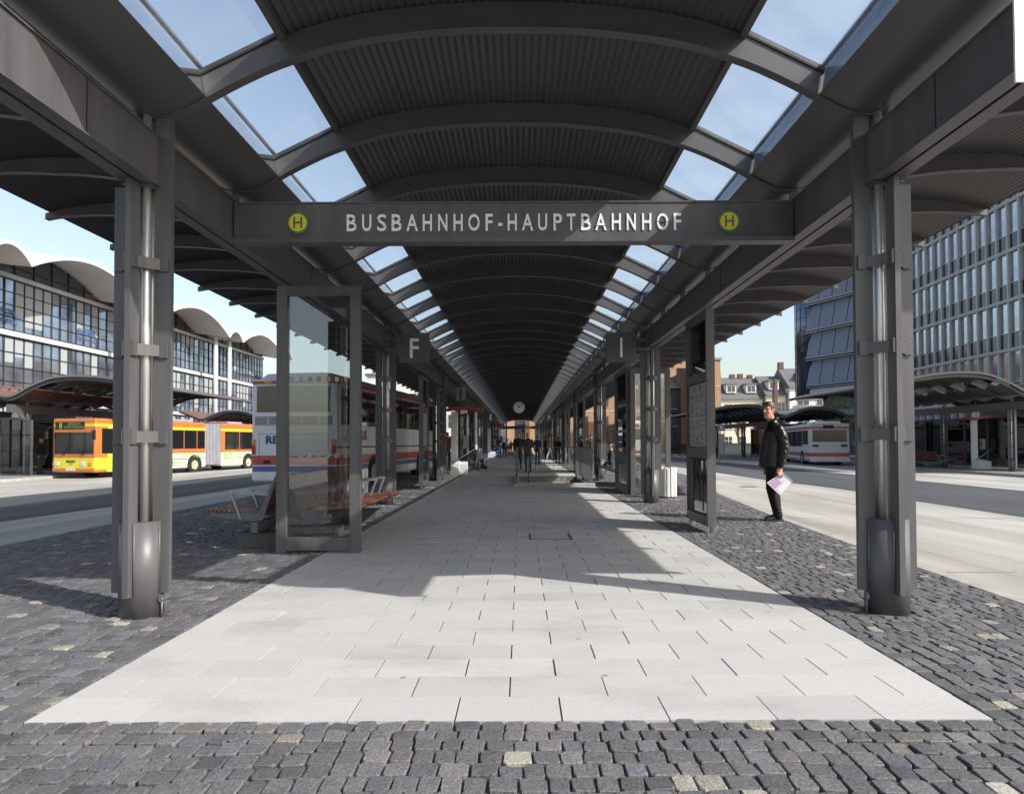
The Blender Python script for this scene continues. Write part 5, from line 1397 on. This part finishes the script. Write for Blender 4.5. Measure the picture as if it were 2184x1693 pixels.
# ------------------------------------------------------------------ people
m_skin = mat('skin', (.50, .27, .18), .5, var=.08, scale=6)
m_hair = mat('brown_hair', (.07, .035, .018), .5, var=.3, scale=30)
def cloth(name, c, rough=.8): return mat(name, c, rough, var=.15, scale=5, bump=.35, bscale=14)
def limb(mb, pts, rs, n=12, m=0):
    mb.tube(pts, rs, n, m); mb.ball(pts[0], rs[0]*.98, m, 8); mb.ball(pts[-1], rs[-1]*.98, m, 8)
def figure(loc, rz, H, top, bottom, lab, sit=False, hair=m_hair, armpose=0, stride=.0, coat=.0, shoe=None, group=None, bag=False):
    """facing -y in its own frame, one continuous remeshed body; materials by height: shoes, bottom, top, skin"""
    k = H/1.75; o = empty('person', loc, rz, lab, 'person', group); mb = MB()
    if sit:
        hip = .50; dz = hip-.92
    else: hip = .92; dz = 0
    T = [(0, .0, .90+dz, .15, .11), (0, .0, 1.0+dz, .165, .115), (0, .0, 1.15+dz, .155, .11), (0, -.005, 1.3+dz, .185, .12), (0, 0, 1.40+dz, .195, .11), (0, .005, 1.45+dz, .12, .08), (0, .005, 1.49+dz, .06, .06), (0, -.005, 1.57+dz, .055, .058)]
    if coat: T = [(0, 0, .92-coat+dz, .19, .14)]+T
    mb.rings(T, 16)
    mb.rings([(0, -.02, 1.52+dz, .05, .06), (0, -.025, 1.56+dz, .066, .085), (0, -.02, 1.62+dz, .074, .096), (0, -.012, 1.68+dz, .077, .1), (0, -.008, 1.73+dz, .06, .08), (0, 0, 1.755+dz, .02, .03)], 14)
    mb.ball((0, -.125, 1.615+dz), (.013, .02, .022), 0, 6)
    for s in (-1, 1):
        mb.ball((s*.078, 0, 1.63+dz), (.01, .018, .03), 0, 6)
        sh = Vector((s*.185, .0, 1.395+dz))
        if armpose == 1: el = Vector((s*.23, .02, 1.12+dz)); ha = Vector((s*.08, -.24, 1.12+dz))
        elif armpose == 2 and s == 1: el = Vector((s*.24, -.08, 1.15+dz)); ha = Vector((s*.12, -.22, 1.38+dz))
        elif sit: el = Vector((s*.22, -.03, 1.12+dz)); ha = Vector((s*.13, -.28, 1.0+dz))
        else: el = Vector((s*.235, .03, 1.12)); ha = Vector((s*.235, -.05, .88))
        limb(mb, [sh, (sh+el)/2, el, (el+ha)/2, ha], [.058, .052, .045, .040, .03], 10)
        d = (ha-el).normalized(); mb.tube([ha, ha+d*.06, ha+d*.13], [.03, .036, .02], 8); limb(mb, [ha+Vector((-s*.02, -.02, 0)), ha+d*.05+Vector((-s*.035, -.025, 0))], [.012, .01], 6)
        if sit:
            hp = Vector((s*.09, 0, .50)); kn = Vector((s*.12, -.44, .52)); an = Vector((s*.12, -.46, .10))
        else:
            q = stride*s; hp = Vector((s*.085, 0, .93)); kn = Vector((s*.095, -q*.5-.01, .5)); an = Vector((s*.10, -q*.9+.03, .09))
        limb(mb, [hp, (hp+kn)/2, kn, (kn+an)/2+Vector((0, .015, .03)), an], [.085, .075, .056, .052, .038], 12)
        mb.tube([an+Vector((0, .05, -.045)), an+Vector((0, -.03, -.04)), an+Vector((0, -.12, -.052)), an+Vector((0, -.19, -.062))], [.034, .044, .04, .024], 10)
    hz = 1.50+dz
    def rule(c):
        if c.z > hz and abs(c.x) < .1 and abs(c.y) < .16: return 3 if not ((c.y > .015 and c.z > 1.58+dz) or c.z > 1.70+dz) else 4
        if not sit and abs(c.x) > .17 and c.z < .875 and c.z > .7 and armpose != 1: return 3
        if sit and c.y < -.27 and c.z > .57 and c.z < .68 and abs(c.x) < .2: return 3
        if armpose == 1 and c.y < -.24: return 3
        if armpose == 2 and c.x > .06 and c.y < -.215 and c.z > 1.33: return 3
        if c.z < .085: return 0
        if c.z < (.93-coat if not sit else .56) and not (sit and c.z > .49 and c.y > -.1): return 1
        return 2
    b = remeshed(mb, 'body', [shoe or m_black, bottom, top, m_skin, hair], .016 if H < 5 else .01, o, rule, 2)
    b.scale = (k, k, k)
    return o
c_black = cloth('black_cloth', (.015, .015, .017)); c_jeans = cloth('blue_jeans', (.03, .05, .11)); c_djeans = cloth('dark_jeans', (.02, .025, .045))
c_brown = cloth('rust_brown_coat', (.14, .05, .025)); c_grey = cloth('grey_cloth', (.16, .16, .17)); c_white = cloth('white_trousers', (.55, .54, .5)); c_yel = cloth('yellow_coat', (.45, .36, .10))
c_navy = cloth('navy_cloth', (.02, .025, .05)); c_green = cloth('olive_cloth', (.06, .065, .04)); c_red = cloth('dark_red_cloth', (.16, .02, .025)); c_beige = cloth('beige_cloth', (.35, .3, .22))
m_blond = mat('blond_hair', (.5, .3, .08), .5, var=.3, scale=30); m_greyh = mat('grey_hair', (.3, .29, .28), .5); m_blackh = mat('black_hair', (.012, .01, .01), .5)
G = 'people waiting in the long canopy'
folk = [
    ((.36, 27.6, 0), 200, 1.74, c_black, c_djeans, 'person in bulky black coat standing behind the left end of the stair railing', dict(coat=.18, armpose=1, hair=m_greyh)),
    ((1.02, 37.4, 0), 150, 1.72, c_navy, c_djeans, 'person in dark jacket and dark jeans behind the middle of the stair railing', dict()),
    ((-.06, 31.5, 0), 10, 1.80, c_black, c_black, 'tall person in long dark coat looking towards the camera left of the stair railing', dict(coat=.42)),
    ((-1.75, 54.5, 0), 30, 1.78, c_navy, c_jeans, 'person in dark jacket and blue jeans, leftmost of the far group on the path', dict(armpose=1)),
    ((-1.45, 58, 0), 330, 1.72, c_black, c_jeans, 'person in black top second from left in the far group', dict(armpose=2)),
    ((-1.2, 61.5, 0), 200, 1.68, c_grey, c_djeans, 'person with light grey top in the far group', dict()),
    ((-.98, 66, 0), 20, 1.62, c_red, c_black, 'small person in dark red top in front of the sunny brick far away', dict(armpose=1)),
    ((-.6, 64, 0), 100, 1.70, c_navy, c_jeans, 'person in dark clothes turning sideways before the sunny brick far away', dict(stride=.2)),
    ((-.3, 70, 0), 0, 1.72, c_beige, c_djeans, 'person in beige jacket farthest down the path', dict()),
    ((2.0, 51, 0), 250, 1.75, c_black, c_black, 'person in black beside the one in white trousers at the right edge', dict(armpose=1)),
    ((2.25, 48.5, 0), 90, 1.74, c_grey, c_white, 'person in grey sleeves and white trousers at the right edge', dict(stride=.25)),
    ((2.42, 41, 0), 160, 1.66, c_black, c_green, 'person in dark jacket and olive trousers right of the stair railing', dict()),
    ((4.25, 38.2, 0), 240, 1.80, c_black, c_black, 'person all in black standing outside on the right beyond the railing', dict(coat=.1, armpose=2)),
    ((3.1, 46, 0), 200, 1.7, c_green, c_djeans, 'person in olive jacket half hidden behind the right posts', dict()),
    ((-3.80, 33.5, 0), 170, 1.86, c_brown, c_jeans, 'person in rust-brown coat and blue jeans left of the red phone booth', dict(coat=.15)),
    ((-3.3, 44, 0), 40, 1.75, c_navy, c_black, 'person in dark clothes between the left posts behind the phone booth', dict()),
    ((-24.55, 32.8, -.2), 90, 1.84, c_black, cloth('grey_trousers', (.09, .09, .11)), 'person in black jacket and grey trousers waiting beside the orange and yellow bus', dict()),
    ((-26.35, 33.6, -.2), 200, 1.72, c_yel, c_black, 'person in long yellow coat at the far left under the left canopy', dict(coat=.3, hair=m_greyh)),
]
for loc, rz, H, t_, b_, lab, kw in folk: figure(loc, R(rz), H, t_, b_, lab, group=G if abs(loc[0]) < 5 else None, **kw)
figure((-2.32, 32.5, -.02), R(75), 1.72, c_black, c_djeans, 'seated person in black with blond hair on the left bench', sit=True, hair=m_blond)
figure((-2.32, 33.3, -.02), R(95), 1.72, c_black, c_green, 'seated person in black with grey hair next to the blond one', sit=True, hair=m_greyh)
figure((17.9, 58.2, -.2), R(190), 1.7, c_black, c_black, 'seated person in black under the low right canopy', sit=True)
figure((3.1, 21.6, -.02), R(265), 1.7, c_navy, c_djeans, 'seated person in dark clothes seen through the right glass screen', sit=True, hair=m_blackh)
# pushchair
o = empty('pushchair', (-1.98, 31.3, 0), R(20), 'dark pushchair with chrome frame beside the seated couple on the left', 'pushchair')
mb = MB(); mb.tube([(-.2, .35, 1.0), (-.2, .1, .6), (-.2, -.35, .15)], .014, 8); mb.tube([(.2, .35, 1.0), (.2, .1, .6), (.2, -.35, .15)], .014, 8); mb.tube([(-.2, .35, 1.0), (.2, .35, 1.0)], .014, 8); mb.tube([(-.2, -.2, .5), (-.2, .35, .15)], .014, 8); mb.tube([(.2, -.2, .5), (.2, .35, .15)], .014, 8); mb.build('chassis', m_inox, o)
mb = MB(); mb.rings([(0, -.05, .38, .16, .28), (0, 0, .5, .19, .33), (0, .08, .68, .19, .22), (0, .1, .82, .14, .14)], 16); mb.build('seat', c_navy, o)
for x in (-.22, .22):
    for y in (-.35, .35): mb = MB(); mb.tube([(x-.02, y, .11), (x+.02, y, .11)], .11, 18); mb.build('wheel', m_rubber, o)

# the man in the leather jacket: frame with x to the right of the picture, -y towards the camera
m_leather = mat('black_leather', (.006, .0055, .0055), .34, var=.3, scale=6, bump=1.0, bscale=11, spec=.42)
m_trous = mat('black_trousers', (.007, .0065, .007), .6, var=.2, scale=8, bump=.8, bscale=12, spec=.2)
def hero():
    o = empty('person', (4.185, 10.5, 0), R(-6), 'person in black leather jacket holding a white and violet folder on the cobbles', 'person')
    k = 1.0
    # body: head, neck, hands, hidden torso and legs in one surface
    mb = MB()
    hx, hz = -.055, 1.80                                    # head centre; face turned towards -x and the camera
    F = Vector((-.80, -.60, 0)).normalized(); Sd = Vector((-F.y, F.x, 0))
    def HP(f, s, z): p = F*f+Sd*s; return Vector((hx+p.x, p.y-.02, hz+z))
    n = 20; rg_ = [(-.135, .045, .020, .038), (-.125, .05, .035, .045), (-.10, .035, .062, .058), (-.06, .018, .080, .068), (-.02, .006, .092, .074), (.03, .0, .098, .079), (.075, -.005, .094, .078), (.11, -.01, .075, .064), (.135, -.012, .04, .036)]
    vs = []; fs = []
    for z, fo, rf, rs in rg_:
        for i in range(n):
            t = 2*math.pi*i/n; c_, s_ = math.cos(t), math.sin(t)
            vs.append(HP(fo+rf*c_, rs*s_, z))
    for i in range(len(rg_)-1):
        for j in range(n): fs.append((i*n+j, i*n+(j+1) % n, (i+1)*n+(j+1) % n, (i+1)*n+j))
    fs += [tuple(range(n))[::-1], tuple((len(rg_)-1)*n+j for j in range(n))]
    mb.add(vs, fs, 0, True)
    # nose, brow, lips, chin, cheeks, ears
    mb.tube([HP(.098, 0, .035), HP(.112, 0, .01), HP(.124, 0, -.018), HP(.105, 0, -.03)], [.010, .012, .0155, .012], 8)
    for s in (-1, 1):
        mb.ball(HP(.107, s*.013, -.024), (.011, .011, .009), 0, 6)
        mb.tube([HP(.096, s*.008, .040), HP(.094, s*.03, .044), HP(.078, s*.052, .036)], [.009, .011, .008], 8)
        mb.ball(HP(.07, s*.042, -.02), (.024, .024, .022), 0, 8)
        mb.tube([HP(-.01, s*.078, .025), HP(-.018, s*.088, .012), HP(-.012, s*.085, -.015), HP(-.0, s*.077, -.03)], [.01, .012, .010, .008], 8)
    mb.tube([HP(.092, -.022, -.060), HP(.101, 0, -.058), HP(.092, .022, -.060)], [.006, .0085, .006], 8)
    mb.tube([HP(.09, -.018, -.072), HP(.098, 0, -.074), HP(.09, .018, -.072)], [.006, .009, .006], 8)
    mb.ball(HP(.075, 0, -.108), (.03, .03, .022), 0, 8)
    mb.tube([(-.045, -.02, 1.72), (-.02, -.005, 1.64), (.01, 0, 1.56)], [.058, .060, .07], 16)
    # hidden torso and legs
    mb.rings([(0, 0, .93, .12, .13), (0, 0, 1.2, .12, .14), (.0, 0, 1.45, .12, .16), (0, 0, 1.58, .08, .1)], 16)
    NL = [(-.005, -.07, .98), (-.045, -.08, .52), (.045, -.09, .10)]; FL = [(.02, .08, .98), (.02, .09, .52), (.085, .09, .10)]
    for L_ in (NL, FL): limb(mb, L_, [.07, .05, .035], 12)
    limb(mb, [(.06, -.17, 1.50), (.11, -.215, 1.2), (.05, -.225, .90)], [.04, .035, .028], 12)
    limb(mb, [(.0, .17, 1.50), (-.03, .215, 1.2), (-.06, .20, .92)], [.04, .035, .028], 12)
    # near hand gripping the folder from above: palm, four curled fingers, thumb
    W_ = Vector((.045, -.225, .90))
    mb.rings([(.043, -.225, .795, .036, .017), (.044, -.225, .83, .041, .02), (.045, -.225, .87, .036, .021), (.045, -.225, .91, .028, .022)], 12)
    for i in range(4):
        x = .013+i*.020; l = (.85, 1.0, .97, .78)[i]
        limb(mb, [(x, -.232, .805), (x-.002, -.262, .785-.005*l), (x-.002, -.272, .757-.006*l), (x, -.262, .735-.01*l)], [.0095, .0092, .0085, .0072], 8)
    limb(mb, [(.012, -.222, .85), (-.004, -.205, .82), (.002, -.192, .785)], [.012, .0105, .0085], 8)
    # far hand
    mb.rings([(-.062, .20, .80, .03, .015), (-.06, .20, .86, .035, .02), (-.06, .20, .91, .026, .022)], 10)
    for i in range(4): x = -.088+i*.018; limb(mb, [(x, .20, .81), (x-.008, .20, .775), (x-.004, .192, .745)], [.0092, .0088, .0075], 8)
    limb(mb, [(-.088, .19, .86), (-.1, .178, .825), (-.094, .172, .80)], [.011, .01, .008], 8)
    remeshed(mb, 'body', m_skin, .0055, o, None, 2)
    # eyes and brows
    mb = MB()
    for s in (-1, 1): mb.tube([HP(.1, s*.015, .045), HP(.105, s*.03, .050), HP(.088, s*.052, .044)], [.003, .005, .003], 6)
    mb.build('eyebrow', m_hair, o)
    for s in (-1, 1):
        mb = MB(); mb.ball(HP(.083, s*.030, .017), .0115, 0, 8); e = mb.build('eye', mat('eye_shaded', (.22, .2, .18), .3), o)
        mb = MB(); mb.ball(HP(.094, s*.031, .016), .006, 0, 6); mb.build('iris', m_blackh, e)
    mb = MB(); mb.tube([HP(.094, -.019, -.067), HP(.104, 0, -.066), HP(.094, .019, -.067)], .0025, 6); mb.build('mouth', mat('lips', (.30, .13, .10), .5), o)
    # hair: cap with a fringe, close at the neck
    mb = MB(); rg2 = random.Random(9)
    vs = []; fs = []; hr = [(-.06, -.05, .045, .068), (-.02, -.038, .066, .081), (.03, -.03, .080, .086), (.07, -.012, .10, .087), (.105, -.004, .1, .078), (.135, .0, .08, .062), (.152, .0, .045, .035)]
    for z, fo, rf, rs in hr:
        for i in range(24):
            t = 2*math.pi*i/24; w = 1+rg2.uniform(-.02, .03); vs.append(HP(fo+rf*math.cos(t)*w, rs*math.sin(t)*w, z+rg2.uniform(-.004, .004)))
    for i in range(len(hr)-1):
        for j in range(24): fs.append((i*24+j, i*24+(j+1) % 24, (i+1)*24+(j+1) % 24, (i+1)*24+j))
    fs += [tuple(range(24))[::-1], tuple((len(hr)-1)*24+j for j in range(24))]
    mb.add(vs, fs, 0, True)
    for i in range(9): s = -.055+i*.0138; mb.tube([HP(.05, s, .135), HP(.092-.3*s*s*10*.1, s, .115), HP(.100-abs(s)*.25, s*1.05, .083)], [.014, .014, .006], 6)
    for s in (-1, 1): mb.tube([HP(.028, s*.074, .07), HP(.032, s*.076, .02), HP(.03, s*.076, -.005)], [.012, .010, .004], 6)
    remeshed(mb, 'hair', m_hair, .007, o, None, 1)
    # trousers
    mb = MB()
    mb.rings([(.005, 0, .88, .13, .17), (.005, 0, 1.02, .135, .165)], 18)
    limb(mb, [(-.01, -.07, .95), (-.035, -.075, .74), (-.055, -.08, .54), (-.01, -.085, .34), (.035, -.09, .14), (.045, -.09, .085)], [.108, .100, .083, .078, .070, .072], 16)
    limb(mb, [(.025, .07, .95), (.035, .085, .74), (.025, .09, .54), (.06, .09, .34), (.08, .09, .14), (.085, .09, .085)], [.108, .100, .085, .078, .070, .072], 16)
    for z, x in ((.15, .04), (.20, .03), (.47, -.04), (.56, -.05), (.80, -.03)): mb.tube([(x-.07, -.12, z), (x, -.165 if z < .6 else -.17, z+.012), (x+.065, -.125, z-.01)], [.008, .014, .008], 6)
    remeshed(mb, 'trousers', m_trous, .009, o, None, 2)
    # jacket with sleeves, collar, hem band
    mb = MB()
    mb.rings([(-.03, 0, .885, .185, .20), (-.03, 0, .93, .19, .205), (-.025, 0, 1.05, .195, .205), (-.015, 0, 1.2, .18, .20), (0, 0, 1.34, .175, .205), (.015, 0, 1.46, .155, .20), (.015, 0, 1.54, .12, .15), (.01, 0, 1.60, .085, .09), (-.005, 0, 1.655, .072, .072)], 22)
    limb(mb, [(.05, -.165, 1.49), (.085, -.215, 1.38), (.115, -.235, 1.22), (.10, -.242, 1.10), (.065, -.235, .96), (.052, -.23, .905)], [.088, .090, .080, .072, .060, .052], 16)
    limb(mb, [(.0, .165, 1.49), (-.02, .21, 1.38), (-.04, .23, 1.22), (-.06, .22, .96), (-.06, .21, .915)], [.085, .085, .075, .058, .05], 14)
    for z, dx, a in ((1.27, .02, .05), (1.20, .03, .06), (1.13, .0, .05), (1.04, -.02, .045), (.98, -.01, .04), (1.36, .02, .06)):
        mb.tube([(.10+dx-.06, -.28, z+a*.6), (.10+dx, -.318 if z > 1.1 else -.30, z), (.10+dx+.06, -.27, z-a*.4)], [.006, .012, .006], 6)
    mb.tube([(.09, -.05, .93), (.165, -.06, 1.2), (.17, -.05, 1.35)], [.012, .014, .01], 6)
    mb.rings([(-.03, 0, .865, .18, .195), (-.03, 0, .905, .196, .211)], 22)
    remeshed(mb, 'jacket', m_leather, .009, o, None, 2)
    mb = MB()                                               # turned collar
    mb.tube([(-.085, -.035, 1.60), (-.04, -.085, 1.625), (.03, -.085, 1.665), (.075, -.03, 1.675), (.075, .04, 1.67), (.02, .085, 1.655), (-.06, .06, 1.61)], [.014, .022, .025, .025, .024, .02, .014], 8)
    remeshed(mb, 'collar', m_leather, .008, o, None, 1)
    mb = MB(); mb.tube([(-.2, -.03, .92), (-.205, -.03, 1.2), (-.15, -.04, 1.45), (-.085, -.05, 1.58)], .004, 6); mb.build('zip', m_galv, o)
    for L_ in (NL, FL):
        mb = MB(); ax, ay, _ = L_[-1]
        mb.tube([(ax+.06, ay, .045), (ax, ay, .055), (ax-.08, ay-.006, .05), (ax-.16, ay-.01, .038), (ax-.205, ay-.012, .030)], [.036, .046, .044, .036, .022], 14)
        mb.tube([(ax+.01, ay, .05), (ax+.01, ay, .13)], [.045, .04], 12)
        mb.bbox(ax-.21, ax+.09, ay-.045, ay+.035, .0, .022, .008)
        remeshed(mb, 'shoe', m_black, .006, o, None, 2)
    # folder held at the thigh
    f = empty('plastic_folder', (4.185, 10.5, 0), R(-6), 'white and violet plastic folder hanging from the hand of the man in black leather jacket', 'folder')
    pts = [(.08, .80), (.235, .665), (.036, .434), (-.17, .636)]
    y = -.252
    mb = MB(); mb.prism([(x, z) for x, z in pts], 'y', y, y+.012); mb.build('cover', mat('folder_white', (.66, .66, .70), .35, var=.08, scale=6), f)
    c_ = [sum(p[0] for p in pts)/4, sum(p[1] for p in pts)/4]
    def IP(a, b):
        p0, p1, p2, p3 = [Vector(p) for p in pts]; return tuple((p0.lerp(p1, a)).lerp(p3.lerp(p2, a), b))
    mb = MB(); mb.prism([IP(.06, .45), IP(.55, .45), IP(.55, .93), IP(.06, .93)], 'y', y-.0025, y-.0005); mb.build('cover_print', mat('folder_violet', (.50, .33, .55), .4), f)
    mb = MB(); mb.prism([IP(.62, .15), IP(.93, .15), IP(.93, .9), IP(.62, .9)], 'y', y-.003, y-.0005); mb.build('label_field', m_white, f)
    mb = MB(); mb.prism([IP(.0, .0), IP(1, 0), IP(1, .08), IP(0, .08)], 'y', y-.004, y-.0005); mb.build('spine', mat('folder_grey', (.3, .31, .36), .4), f)
hero()
